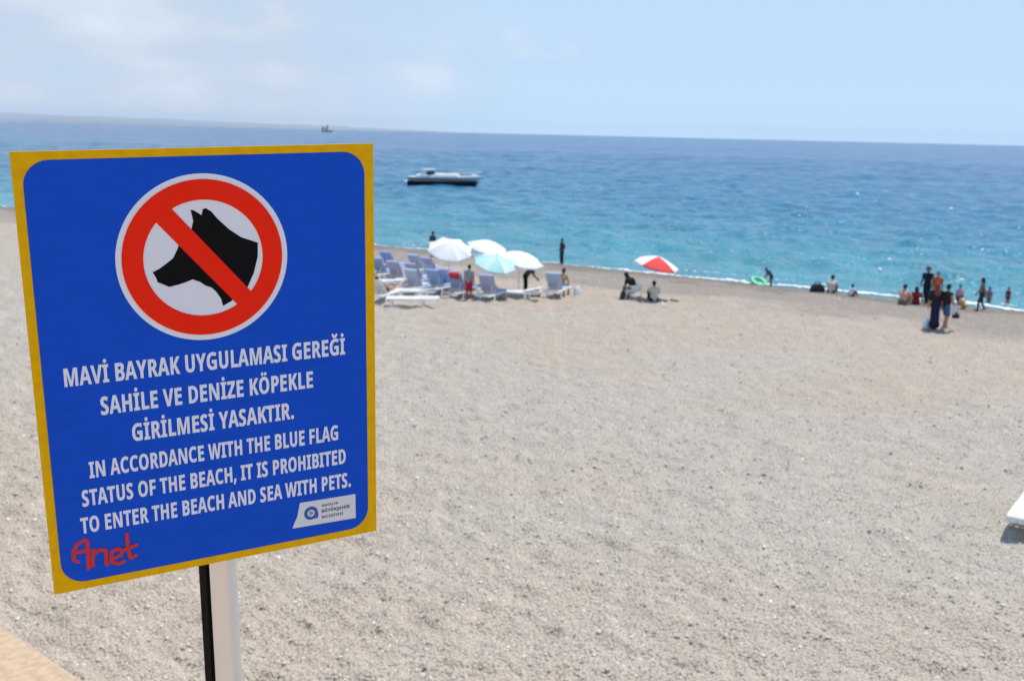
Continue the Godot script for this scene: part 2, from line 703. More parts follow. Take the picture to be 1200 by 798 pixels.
func add_ribbon(m: Array, pts: Array, width: float, z: float, thick: float) -> void:
	for i in pts.size() - 1:
		var a: Vector2 = pts[i]
		var b: Vector2 = pts[i + 1]
		var d := (b - a).normalized()
		var poly := PackedVector2Array()
		for k in 7:
			poly.append(b + d.rotated(-PI / 2 + PI * k / 6.0) * width * 0.5)
		for k in 7:
			poly.append(a + d.rotated(PI / 2 + PI * k / 6.0) * width * 0.5)
		add_plate(m, poly, z + 0.00003 * (i % 5), thick)

func build_sign() -> void:
	# local axes: x across the face, y up it, z out of it; the origin is its top left corner
	var ax := Vector3(0.881534, 0.03768421, -0.47061418)
	var ay := Vector3(0.00461132, 0.99607458, 0.08839777)
	var root := thing("notice_sign", "blue and yellow no-dogs notice on a metal post at the promenade edge", "sign")
	root.transform = Transform3D(Basis(ax, ay, ax.cross(ay)), Vector3(-0.6573, 7.3613, -1.4025))
	var yellow := mat("sign_yellow", lin(0.80, 0.44, 0.002), 0.5, 0.0, 0.2)
	var blue := mat("sign_blue", lin(0.004, 0.078, 0.57), 0.5, 0.0, 0.22)
	blue.roughness_texture = noise_tex(81, 0.03, 256, 0.75, 1.0, 3)
	blue.albedo_texture = noise_tex(82, 0.025, 256, 0.955, 1.045, 4)
	blue.uv1_triplanar = true
	blue.uv1_scale = Vector3(1.5, 9.0, 1.5)
	yellow.albedo_texture = noise_tex(83, 0.04, 256, 0.94, 1.03, 5)
	yellow.uv1_triplanar = true
	yellow.uv1_scale = Vector3.ONE * 4.0
	var white := mat("sign_white", lin(0.76, 0.78, 0.84), 0.5, 0.0, 0.22)
	var red := mat("sign_red", lin(0.90, 0.022, 0.006), 0.5, 0.0, 0.2)
	var black := mat("sign_black", lin(0.005, 0.005, 0.006), 0.6, 0.0, 0.2)
	var m := mb()
	add_plate(m, PackedVector2Array([Vector2(0, 0), Vector2(0.5, 0), Vector2(0.5, -0.6406), Vector2(0, -0.6406)]), 0.0, 0.002)
	put("plate", finish(m, false), yellow, root)
	m = mb()
	add_plate(m, rounded(0.0125, -0.6285, 0.4855, -0.0115, 0.034), 0.0004, 0.0003)
	put("blue_panel", finish(m, false), blue, root)
	var c := Vector2(0.2410, -0.1575)
	m = mb()
	add_plate(m, circle(c, 0.1215, 96), 0.0008, 0.0003)
	put("white_disc", finish(m, false), white, root)
	# the dog's head in profile
	var dog := [[0.1682, 0.1725], [0.1781, 0.1678], [0.1872, 0.1617], [0.1973, 0.1543], [0.2039, 0.1419], [0.2077, 0.132], [0.2173, 0.1241], [0.225, 0.1145], [0.228, 0.1028], [0.2253, 0.0866], [0.2298, 0.0878], [0.2402, 0.0951], [0.2423, 0.0868], [0.2463, 0.0853], [0.2543, 0.0908], [0.2621, 0.1013], [0.2781, 0.1176], [0.2945, 0.13], [0.3189, 0.1399], [0.3181, 0.1602], [0.3113, 0.1844], [0.3017, 0.2043], [0.2874, 0.2144], [0.2766, 0.2241], [0.264, 0.2301], [0.2618, 0.2192], [0.2552, 0.208], [0.2487, 0.2012], [0.2405, 0.1977], [0.2325, 0.1914], [0.2227, 0.1871], [0.2126, 0.1905], [0.2026, 0.1931], [0.1894, 0.1954], [0.1822, 0.1914], [0.174, 0.1872], [0.1725, 0.181]]
	var poly := PackedVector2Array()
	for p in dog:
		poly.append(Vector2(p[0], -p[1]))
	m = mb()
	add_plate(m, poly, 0.0012, 0.0003)
	put("dog_silhouette", finish(m, false), black, root)
	m = mb()
	var b: int = 0
	for k in 96:
		var d := Vector2(cos(TAU * k / 96), sin(TAU * k / 96))
		for q in [[0.1135, 0.0016], [0.0845, 0.0016], [0.0845, 0.0009], [0.1135, 0.0009]]:
			m[0].append(Vector3(c.x + d.x * q[0], c.y + d.y * q[0], q[1]))
	for k in 96:
		var a := k * 4
		b = ((k + 1) % 96) * 4
		for q in 4:
			var q2 := (q + 1) % 4
			m[1].append_array(PackedInt32Array([a + q, b + q, a + q2, a + q2, b + q, b + q2]))
	put("red_ring", finish(m, false), red, root)
	m = mb()
	add_plate(m, PackedVector2Array([Vector2(0.1698, -0.0933), Vector2(0.1923, -0.0753), Vector2(0.3162, -0.2237), Vector2(0.2947, -0.2412)]), 0.0017, 0.0004)
	put("slash_bar", finish(m, false), red, root)
	# lettering
	var sf := SystemFont.new()
	sf.font_names = PackedStringArray(["Droid Sans"])
	sf.font_weight = 700
	var fv := FontVariation.new()
	fv.base_font = sf
	fv.variation_embolden = 0.35
	for l in [["MAVİ BAYRAK UYGULAMASI GEREĞİ", 0.0400, 0.4500, 0.3262, 0.0268], ["SAHİLE VE DENİZE KÖPEKLE", 0.0846, 0.3970, 0.3740, 0.0268], ["GİRİLMESİ YASAKTIR.", 0.1245, 0.3650, 0.4208, 0.0268], ["IN ACCORDANCE WITH THE BLUE FLAG", 0.0620, 0.4360, 0.4676, 0.0250], ["STATUS OF THE BEACH, IT IS PROHIBITED", 0.0490, 0.4480, 0.5098, 0.0250], ["TO ENTER THE BEACH AND SEA WITH PETS.", 0.0440, 0.4560, 0.5520, 0.0250]]:
		text_part("lettering", l[0], l[1], l[2], l[3], l[4], 0.0010, fv, white, root)
	# the sticker with the town's emblem
	m = mb()
	add_plate(m, PackedVector2Array([Vector2(0.3704, -0.5650), Vector2(0.4635, -0.5668), Vector2(0.4635, -0.6095), Vector2(0.3569, -0.6070), Vector2(0.3612, -0.5965), Vector2(0.3655, -0.5877)]), 0.0009, 0.0004)
	var st := put("sticker", finish(m, false), mat("sticker", lin(0.68, 0.70, 0.72), 0.5), root)
	st.set_meta("label", "small white sticker with a blue ring emblem")
	m = mb()
	add_plate(m, circle(Vector2(0.388, -0.5860), 0.0115, 40), 0.0012, 0.0002)
	add_plate(m, PackedVector2Array([Vector2(0.388, -0.5860), Vector2(0.4005, -0.5870), Vector2(0.3995, -0.5965), Vector2(0.388, -0.5970)]), 0.00118, 0.0002)
	var lg := put("emblem", finish(m, false), mat("emblem", lin(0.02, 0.09, 0.42), 0.5), st)
	lg.set_meta("label", "blue ring emblem")
	m = mb()
	add_plate(m, circle(Vector2(0.388, -0.5860), 0.0058, 28), 0.0014, 0.0002)
	put("emblem_centre", finish(m, false), mat("sticker", Color.WHITE), st)
	m = mb()
	for k in 3:
		var a := TAU * k / 3.0
		add_plate(m, circle(Vector2(0.388, -0.5860) + Vector2(cos(a), sin(a)) * 0.0022, 0.0018, 12), 0.0016, 0.0002)
	put("emblem_mark", finish(m, false), mat("emblem_green", lin(0.12, 0.22, 0.20), 0.5), st)
	var ink := mat("sticker_ink", lin(0.06, 0.06, 0.07), 0.6)
	text_part("lettering", "ANTALYA", 0.4060, 0.4340, 0.5788, 0.0045, 0.00115, sf, ink, st, 0.0002)
	text_part("lettering", "BÜYÜKŞEHİR", 0.4060, 0.4540, 0.5890, 0.0052, 0.00115, fv, ink, st, 0.0002)
	text_part("lettering", "BELEDİYESİ", 0.4060, 0.4420, 0.5990, 0.0045, 0.00115, sf, ink, st, 0.0002)
	# hand-written word in red marker
	m = mb()
	var strokes := [[[0.0361, 0.5949], [0.031, 0.5916], [0.0309, 0.5789], [0.0365, 0.5674], [0.0477, 0.5622], [0.051, 0.5663], [0.0507, 0.5832], [0.0495, 0.6086]], [[0.0355, 0.5799], [0.0511, 0.579]], [[0.0552, 0.6056], [0.0579, 0.5805]], [[0.0574, 0.5868], [0.0661, 0.5823], [0.0751, 0.5842], [0.0745, 0.6077]], [[0.0813, 0.6006], [0.0953, 0.5972], [0.0981, 0.5891], [0.0917, 0.5856], [0.0833, 0.5881], [0.081, 0.6049], [0.0918, 0.6103], [0.0994, 0.6076]], [[0.1061, 0.565], [0.1062, 0.5909], [0.109, 0.6045], [0.1167, 0.6018]], [[0.0988, 0.5893], [0.1186, 0.5849]]]
	var zz := 0.0008
	for s in strokes:
		var pts := []
		for p in s:
			pts.append(Vector2(p[0], -p[1]))
		add_ribbon(m, pts, 0.0054, zz, 0.0003)
		zz += 0.00018
	var gr := put("graffiti", finish(m, false), mat("marker_red", lin(0.58, 0.014, 0.016), 0.6), root)
	gr.set_meta("label", "word scrawled in red marker near the lower left corner")
	# the post behind the plate: an aluminium profile, the dark reflection on its left side painted as a black strip
	var alu := mat("aluminium", lin(0.74, 0.76, 0.78), 0.34, 0.75)
	var u := 0.2490
	var prof := PackedVector2Array()
	prof.append(Vector2(u - 0.0235, -0.012))
	for k in 10:
		var a := PI / 2 * (1.0 - k / 9.0)
		prof.append(Vector2(u - 0.003 + cos(a) * 0.027, -0.034 + sin(a) * 0.022))
	prof.append(Vector2(u + 0.024, -0.064))
	prof.append(Vector2(u - 0.0235, -0.064))
	m = mb()
	post_prism(m, prof, -0.03, -1.566)
	put("post", finish(m, false), alu, root)
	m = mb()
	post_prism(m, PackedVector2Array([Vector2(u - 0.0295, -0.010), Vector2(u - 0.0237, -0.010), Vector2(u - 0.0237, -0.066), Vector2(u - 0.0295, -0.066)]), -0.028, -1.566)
	var strip := put("painted_reflection_strip", finish(m, false), mat("strip", lin(0.006, 0.006, 0.006), 0.8, 0.0, 0.1), root)
	strip.set_meta("label", "dark reflection down the left side of the post, painted as a black strip")
	for y in [-0.12, -0.52]:
		m = mb()
		bx(m, Vector3(u, y, -0.0068), Vector3(0.09, 0.03, 0.008), 0.002)
		put("bracket", finish(m, false), alu, root)
	# the foot plate lies level on the paving
	m = mb()
	var foot := Vector3(u, -1.5605, -0.04)
	add_box(m, Transform3D(root.transform.basis.inverse(), foot), Vector3(0.16, 0.02, 0.16), 0.004)
	put("foot_plate", finish(m, false), alu, root)

func post_prism(m: Array, poly: PackedVector2Array, y0: float, y1: float) -> void:
	var n := poly.size()
	var mid := Vector2.ZERO
	for p in poly:
		mid += p / n
	for i in n:
		var a := poly[i]
		var c := poly[(i + 1) % n]
		var b: int = m[0].size()
		m[0].append_array(PackedVector3Array([Vector3(a.x, y0, a.y), Vector3(c.x, y0, c.y), Vector3(c.x, y1, c.y), Vector3(a.x, y1, a.y)]))
		m[1].append_array(PackedInt32Array([b, b + 1, b + 2, b, b + 2, b + 3]))
		for y in [y0, y1]:
			b = m[0].size()
			m[0].append_array(PackedVector3Array([Vector3(mid.x, y, mid.y), Vector3(a.x, y, a.y), Vector3(c.x, y, c.y)]))
			m[1].append_array(PackedInt32Array([b, b + 2, b + 1] if y == y0 else [b, b + 1, b + 2]))


# ---------------------------------------------------------------- boats and buoys
func hull_mesh(len_: float, beam: float, low: float, top: Callable, bow: float, lift := 0.85) -> ArrayMesh:
	# stations from stern (x = -len/2) to bow (x = +len/2); each a half section mirrored
	var m := mb()
	var ns := 24
	var nk := 9
	for i in ns + 1:
		var t := float(i) / ns
		var full := 1.0 if t < 0.45 else sqrt(maxf(0.0, 1.0 - pow((t - 0.45) / 0.55, 2.2)))
		var x := lerpf(-len_ * 0.5, len_ * 0.5, t)
		var yt: float = top.call(t)
		for k in nk:
			var a := float(k) / (nk - 1) * 2.0 - 1.0
			var side := signf(a)
			var q := absf(a)
			var y := lerpf(low * (1.0 - lift * pow(t, 3.0)), yt, pow(q, 1.6))
			var wz := side * beam * 0.5 * full * sqrt(q) * (0.9 + 0.1 * q)
			m[0].append(Vector3(x + bow * pow(t, 3.0) * q, y, wz))
	for i in ns:
		for k in nk - 1:
			var a := i * nk + k
			m[1].append_array(PackedInt32Array([a, a + nk, a + 1, a + 1, a + nk, a + nk + 1]))
		var l := i * nk
		m[1].append_array(PackedInt32Array([l, l + nk - 1, l + nk, l + nk, l + nk - 1, l + 2 * nk - 1]))
	for k in range(1, nk - 2):
		m[1].append_array(PackedInt32Array([0, k, k + 1]))
	m[1].append_array(PackedInt32Array([0, nk - 2, nk - 1]))
	return finish(m, false)

func build_boats() -> void:
	var navy := mat("navy_hull", lin(0.008, 0.012, 0.025), 0.25)
	var gel := mat("gelcoat", lin(0.80, 0.80, 0.79), 0.3)
	var dark := mat("dark_glass", lin(0.02, 0.025, 0.03), 0.1)
	var chrome := mat("chrome", lin(0.55, 0.56, 0.58), 0.45, 0.8)
	var b := thing("motor_boat", "long motor boat with black hull and white deck lying offshore", "boat", Vector3(-10.4, -0.05, -151.5), 0.0)
	b.rotation.y = -0.06
	put("hull", hull_mesh(9.4, 2.9, -0.35, func(t: float) -> float: return 0.62 + 0.05 * t, 0.5), navy, b)
	var up := put("topside", hull_mesh(9.46, 2.96, 0.62, func(t: float) -> float: return 1.12 + 0.25 * pow(t, 2.0), 1.35, 0.0), gel, b)
	up.position = Vector3(0.05, 0.05, 0)
	var m := mb()
	bx(m, Vector3(0.6, 1.45, 0), Vector3(3.6, 0.5, 1.9), 0.2)
	bx(m, Vector3(-2.6, 1.35, 0), Vector3(1.7, 0.35, 2.0), 0.12)
	put("cabin", finish(m, false), gel, b)
	m = mb()
	add_box(m, Transform3D(Basis(Vector3.BACK, 0.6), Vector3(-0.9, 1.85, 0)), Vector3(0.06, 0.75, 1.7), 0.01)
	for s in [-1, 1]:
		add_box(m, Transform3D(Basis(Vector3.BACK, 0.1), Vector3(-1.5, 1.75, 0.85 * s)), Vector3(1.1, 0.45, 0.05), 0.01)
	put("windscreen", finish(m, false), dark, b)
	m = mb()
	for s in [-1, 1]:
		add_tube(m, [Vector3(-2.9, 1.3, 1.0 * s), Vector3(-2.6, 2.15, 0.9 * s), Vector3(-1.3, 2.2, 0.9 * s)], [0.035, 0.035, 0.035], 6)
	bx(m, Vector3(-1.9, 2.22, 0), Vector3(1.6, 0.07, 1.9), 0.03)
	put("sunshade", finish(m, false), gel, b)
	m = mb()
	for s in [-1, 1]:
		add_tube(m, [Vector3(0.8, 1.75, 1.25 * s), Vector3(3.2, 1.85, 1.05 * s), Vector3(4.9, 1.95, 0.45 * s), Vector3(5.6, 2.0, 0.0)], [0.025, 0.025, 0.025, 0.025], 6)
		for q in [[0.8, 1.25, 1.1], [2.4, 1.2, 1.2], [3.9, 0.9, 1.3], [4.9, 0.45, 1.4]]:
			add_tube(m, [Vector3(q[0], q[2], q[1] * s), Vector3(q[0], 1.82, q[1] * s)], [0.02, 0.02], 5)
	put("bow_rail", finish(m), chrome, b)
	m = mb()
	bx(m, Vector3(-4.95, 0.5, 0), Vector3(0.5, 0.12, 2.2), 0.04)
	put("bathing_platform", finish(m, false), gel, b)
	m = mb()
	for s in [-1, 1]:
		add_tube(m, [Vector3(4.3, 1.6, 0.2 * s), Vector3(5.4, 1.35, 0.06 * s)], [0.05, 0.05], 6)
	put("anchor_arm", finish(m), chrome, b)
	# a two-masted wooden sailing boat near the horizon
	var wood := mat("dark_wood", lin(0.06, 0.05, 0.045), 0.6)
	var g := thing("sailing_boat", "tiny dark two-masted boat far out on the horizon", "boat", Vector3(-466.0, -0.2, -2660.0), 0.0)
	g.rotation.y = 0.25
	put("hull", hull_mesh(24.0, 6.5, -0.8, func(t: float) -> float: return 2.6 + 2.4 * pow(absf(t - 0.4), 2.0) * 2.2, 4.0), wood, g)
	m = mb()
	bx(m, Vector3(-4.0, 3.9, 0), Vector3(8.0, 2.2, 4.0), 0.3)
	put("deckhouse", finish(m, false), mat("boat_white", lin(0.5, 0.48, 0.44), 0.6), g)
	for q in [[3.5, 20.0], [-5.5, 16.0]]:
		m = mb()
		add_tube(m, [Vector3(q[0], 2.5, 0), Vector3(q[0], q[1], 0)], [0.28, 0.16], 8)
		put("mast", finish(m), wood, g)
		m = mb()
		add_tube(m, [Vector3(q[0], 5.5, 0), Vector3(q[0] - 6.5, 5.8, 0)], [0.55, 0.4], 8)
		put("boom", finish(m), wood, g)
		m = mb()
		for k in 2:
			var zz := 0.12 - 0.24 * k
			for p in [Vector3(q[0] - 0.4, 6.0, zz), Vector3(q[0] - 6.3, 6.2, zz), Vector3(q[0] - 3.4, q[1] * 0.62, zz + 0.5), Vector3(q[0] - 0.4, q[1] - 0.6, zz)]:
				m[0].append(p)
			m[1].append_array(PackedInt32Array([k * 4, k * 4 + 1, k * 4 + 2, k * 4, k * 4 + 2, k * 4 + 3]))
		for k in 4:
			var k2 := (k + 1) % 4
			m[1].append_array(PackedInt32Array([k, 4 + k, k2, k2, 4 + k, 4 + k2]))
		put("sail", finish(m, false), mat("sailcloth", lin(0.16, 0.16, 0.17), 0.9), g)

func build_buoys() -> void:
	var m := mb()
	add_lathe(m, [Vector2(0.0, -0.22), Vector2(0.12, -0.2), Vector2(0.22, -0.1), Vector2(0.25, 0.03), Vector2(0.22, 0.15), Vector2(0.13, 0.23), Vector2(0.05, 0.26), Vector2(0.05, 0.32), Vector2(0.0, 0.33)], 16)
	var ball := finish(m)
	m = mb()
	add_tube(m, [Vector3(-0.05, 0.32, 0), Vector3(-0.04, 0.4, 0), Vector3(0.04, 0.4, 0), Vector3(0.05, 0.32, 0)], [0.012, 0.012, 0.012, 0.012], 5)
	var eye := finish(m)
	var wht := mat("buoy", lin(0.82, 0.82, 0.80), 0.4)
	for q in [[50.8, -125.3, 1.0, "white mooring buoy furthest right on the open water"], [47.6, -150.1, 0.95, "white mooring buoy farthest out, above the seated bathers"], [44.9, -134.1, 0.75, "faint white buoy between the two outer mooring buoys"], [23.6, -67.0, 0.55, "small white buoy close inshore, the farther of a pair"], [21.3, -61.9, 0.5, "small white buoy close inshore, the nearer of a pair"]]:
		var b := thing("mooring_buoy", q[3], "buoy", Vector3(q[0], wave(q[0], q[1], 130.0), q[1]), 0.0, "white buoys off the beach")
		b.scale = Vector3.ONE * q[2]
		put("float_body", ball, wht, b)
		put("ring", eye, mat("chrome", Color.WHITE), b)


# ---------------------------------------------------------------- umbrellas
var panel_cache := {}
func umbrella(label: String, x: float, z: float, top: float, radius: float, tilt: Vector3, colours: Array, spin := 0.0) -> void:
	var root := thing("beach_umbrella", label, "umbrella", on_beach(x, z), 0.0, "beach umbrellas")
	var pole := mb()
	add_tube(pole, [Vector3(0, -0.3, 0), Vector3(0, top - 0.7, 0)], [0.02, 0.02], 8)
	put("pole", finish(pole), mat("pole_white", lin(0.75, 0.75, 0.74), 0.4), root)
	var turn := Basis.from_euler(tilt) * Basis(Vector3.UP, spin)
	var joint := Vector3(0, top - 0.7, 0)
	var up := mb()
	add_tube(up, [joint, joint + turn * Vector3(0, 0.74, 0)], [0.017, 0.017], 8)
	put("upper_pole", finish(up), mat("pole_white", Color.WHITE), root)
	var rise := radius * 0.36
	if not panel_cache.has(radius):
		var m := mb()
		var na := 6
		var nr := 8
		for i in nr + 1:
			var t := float(i) / nr
			for k in na + 1:
				var s := float(k) / na - 0.5
				var a := s * TAU / 8.0
				var sag := 0.035 * radius * t * (1.0 - 4.0 * s * s)
				var rr := radius * t * (1.0 - 0.045 * t * (1.0 - 4.0 * s * s)) * cos(PI / 8.0) / cos(a) * lerpf(1.0, 1.0, t)
				m[0].append(Vector3(sin(a) * rr, -rise * pow(t, 1.45) - sag, cos(a) * rr))
		var base: int = m[0].size()
		for i in base:
			m[0].append(m[0][i] + Vector3(0, -0.004, 0))
		for i in nr:
			for k in na:
				var a := i * (na + 1) + k
				var b := a + na + 1
				m[1].append_array(PackedInt32Array([a, a + 1, b, b, a + 1, b + 1]))
				m[1].append_array(PackedInt32Array([base + a, base + b, base + a + 1, base + b, base + b + 1, base + a + 1]))
		# valance hanging from the rim
		for k in na:
			var a := nr * (na + 1) + k
			var p := PackedVector3Array([m[0][a], m[0][a + 1], m[0][a + 1] + Vector3(0, -0.07, 0), m[0][a] + Vector3(0, -0.07, 0)])
			var q: int = m[0].size()
			m[0].append_array(p)
			m[1].append_array(PackedInt32Array([q, q + 1, q + 2, q, q + 2, q + 3]))
		panel_cache[radius] = finish(m)
	var crown := joint + turn * Vector3(0, 0.7, 0)
	for k in 8:
		var p := put("canopy_panel", panel_cache[radius], colours[k % colours.size()], root)
		p.transform = Transform3D(turn * Basis(Vector3.UP, TAU * k / 8.0), crown)
		var rib := mb()
		var a := TAU * (k + 0.5) / 8.0
		var d := Vector3(sin(a), 0, cos(a))
		var pts := []
		var rs := []
		for i in 6:
			var t := 0.04 + 0.96 * i / 5.0
			pts.append(crown + turn * (d * radius * t * cos(PI / 8.0) / cos(PI / 8.0) * 0.99 + Vector3(0, -rise * pow(t, 1.45) - 0.012, 0)))
			rs.append(0.006)
		add_tube(rib, pts, rs, 5)
		put("rib", finish(rib), mat("pole_white", Color.WHITE), root)
	var f := mb()
	add_tube(f, [crown, crown + turn * Vector3(0, 0.03, 0), crown + turn * Vector3(0, 0.08, 0)], [0.025, 0.03, 0.008], 8)
	put("finial", finish(f), mat("pole_white", Color.WHITE), root)

func cloth(key: String, c: Color) -> StandardMaterial3D:
	var m := mat(key, c, 0.85, 0.0, 0.3)
	m.backlight_enabled = true
	m.backlight = Color(0.35, 0.35, 0.35)
	return m

func build_umbrellas() -> void:
	var w := cloth("canvas_white", lin(0.84, 0.84, 0.83))
	var w2 := cloth("canvas_white_old", lin(0.78, 0.79, 0.80))
	var teal := cloth("canvas_teal", lin(0.42, 0.72, 0.70))
	var teal2 := cloth("canvas_teal_pale", lin(0.58, 0.78, 0.77))
	var red := cloth("canvas_red", lin(0.74, 0.085, 0.08))
	umbrella("large white umbrella tilted towards the promenade, leftmost of all", -2.84, -46.7, 2.24, 1.02, Vector3(0.42, 0, -0.12), [w, w2])
	umbrella("white umbrella behind, between the leftmost and rightmost white ones", -1.26, -48.4, 2.14, 0.98, Vector3(0.16, 0, -0.22), [w, w2], 0.2)
	umbrella("white umbrella nearest the lone lounger, rightmost of the white ones", 0.22, -45.3, 1.90, 1.02, Vector3(0.16, 0, -0.20), [w, w2], 0.3)
	umbrella("pale turquoise umbrella among the white ones", -0.84, -43.9, 1.80, 0.92, Vector3(0.30, 0, -0.18), [teal, teal2], 0.1)
	umbrella("red and white umbrella standing alone over two sitters", 6.05, -45.6, 1.86, 0.98, Vector3(0.12, 0, -0.20), [red, w, w, red, red, w, w, red], 0.39)


# ---------------------------------------------------------------- sun loungers
func lounger(called_label: String, at: Vector3, turn: float, back: float, pad: Material, group := "sun loungers on the beach") -> Node3D:
	# head end at +z, foot end at -z; the backrest turns up by the angle back
	var plastic := mat("lounger_plastic", lin(0.82, 0.82, 0.81), 0.4)
	var root := thing("sun_lounger", called_label, "sun lounger", at, turn, group)
	if back > 9.0:
		return root
	var m := mb()
	for s in [-1, 1]:
		bx(m, Vector3(0.31 * s, 0.305, 0.0), Vector3(0.06, 0.07, 1.92), 0.015)
	for z in [-0.93, 0.25, 0.93]:
		bx(m, Vector3(0, 0.30, z), Vector3(0.56, 0.055, 0.06), 0.012)
	put("frame", finish(m, false), plastic, root)
	for q in [[-1, -0.74, 0.06], [1, -0.74, 0.06], [-1, 0.45, -0.06], [1, 0.45, -0.06]]:
		m = mb()
		add_box(m, Transform3D(Basis(Vector3.RIGHT, q[2] * 3.0), Vector3(0.315 * q[0], 0.135, q[1])), Vector3(0.05, 0.30, 0.11), 0.012)
		put("leg", finish(m, false), plastic, root)
	m = mb()
	for k in 12:
		bx(m, Vector3(0, 0.338, -0.86 + k * 0.097), Vector3(0.57, 0.022, 0.078), 0.006)
	put("seat_slats", finish(m, false), plastic, root)
	var hinge := Vector3(0, 0.35, 0.28)
	var tb := Transform3D(Basis(Vector3.RIGHT, -back), hinge)
	m = mb()
	for s in [-1, 1]:
		add_box(m, tb * Transform3D(Basis(), Vector3(0.265 * s, 0.0, 0.40)), Vector3(0.05, 0.045, 0.82), 0.012)
	for k in 8:
		add_box(m, tb * Transform3D(Basis(), Vector3(0, 0.004, 0.06 + k * 0.098)), Vector3(0.49, 0.022, 0.075), 0.006)
	put("backrest", finish(m, false), plastic, root)
	if back > 0.15:
		var p := tb * Vector3(0, -0.02, 0.45)
		for s in [-1, 1]:
			m = mb()
			add_tube(m, [p + Vector3(0.24 * s, 0, 0), Vector3(0.24 * s, 0.28, minf(p.z + 0.22, 0.9))], [0.014, 0.014], 6)
			put("prop", finish(m), plastic, root)
	if pad != null:
		m = mb()
		bx(m, Vector3(0, 0.378, -0.33), Vector3(0.60, 0.05, 1.16), 0.02)
		add_box(m, tb * Transform3D(Basis(), Vector3(0, 0.045, 0.42)), Vector3(0.64, 0.05, 0.84), 0.02)
		# the cover wraps over the top and hangs down behind the backrest
		add_box(m, tb * Transform3D(Basis(), Vector3(0, 0.005, 0.862)), Vector3(0.64, 0.11, 0.03), 0.012)
		add_box(m, tb * Transform3D(Basis(), Vector3(0, -0.036, 0.50)), Vector3(0.625, 0.014, 0.72), 0.006)
		put("mattress", finish(m, false), pad, root)
	return root

func fabric(key: String, c: Color) -> StandardMaterial3D:
	var m := mat(key, c, 0.9, 0.0, 0.3)
	if m.albedo_texture == null:
		m.albedo_texture = noise_tex(hash(key) % 1000, 0.06, 128, 0.85, 1.08, 3)
		m.uv1_triplanar = true
		m.uv1_scale = Vector3.ONE * 2.0
	return m

func build_loungers() -> void:
	var sea_turn := -atan2(SEAWARD.x, -SEAWARD.y)
	var blue := fabric("pad_blue", lin(0.27, 0.40, 0.66))
	var lilac := fabric("pad_lilac", lin(0.42, 0.44, 0.63))
	var pale := fabric("pad_pale", lin(0.46, 0.56, 0.72))
	var list := [
		["white lounger lying flat and side-on, nearest of the left group", -3.92, -40.75, 1.62, 0.0, null],
		["flat white lounger side-on, just behind the nearest one", -4.15, -43.7, 1.55, 0.12, null],
		["white lounger carrying a reclining bather, cut by the sign's edge", -5.15, -42.3, -0.35, 0.85, null],
		["flat white lounger partly hidden by the sign, behind the bather", -5.75, -46.3, 1.2, 0.1, null],
		["blue lounger seen from behind, right of the flat white ones", -3.05, -44.5, sea_turn + 0.15, 1.0, blue],
		["blue lounger with a red towel hung over its back", -2.1, -43.9, sea_turn + 0.1, 1.05, blue],
		["lilac and blue lounger right of the person in red shorts", -0.86, -43.4, sea_turn + 0.2, 1.1, lilac],
		["lone blue-grey lounger with a shirtless bather, rightmost of the group", 1.9, -45.3, sea_turn + 0.25, 1.0, pale],
		["white lounger low under the turquoise umbrella", 0.15, -43.9, 1.3, 0.25, null],
		["lilac lounger in the second row, behind the flat white ones", -4.15, -47.6, sea_turn, 0.95, lilac],
		["pale blue lounger in the second row, under the leftmost umbrella", -3.2, -47.0, sea_turn - 0.1, 0.9, pale],
		["lilac lounger in the second row, second from the sign", -5.1, -48.2, sea_turn + 0.1, 1.0, lilac],
		["blue lounger in the back row, second from the sign", -5.75, -51.4, sea_turn, 0.95, blue],
		["pale blue lounger in the back row, furthest from the sign", -4.5, -51.9, sea_turn + 0.1, 0.9, pale],
		["lilac lounger in the back row, right beside the sign", -6.7, -50.7, sea_turn, 1.0, lilac],
		["white lounger cut off by the right edge of the view", 9.36, -18.03, sea_turn, 0.0, fabric("pad_white", lin(0.80, 0.80, 0.79))],
		["lilac lounger in the front row, half behind the red towel", -2.75, -45.6, sea_turn + 0.2, 0.95, lilac],
		["pale blue lounger in the front row, right behind the flat white ones", -4.0, -45.2, sea_turn + 0.1, 1.0, pale],
		["lilac lounger close behind the pale blue back-row lounger", -3.6, -50.1, sea_turn - 0.1, 0.9, lilac],
		["blue lounger behind the flat lounger beside the sign", -5.95, -49.3, sea_turn + 0.05, 0.95, blue],
	]
	for l in list:
		var at := on_beach(l[1], l[2])
		var turn: float = l[3]
		lounger(l[0], at, turn, l[4], l[5], "sun loungers on the beach")

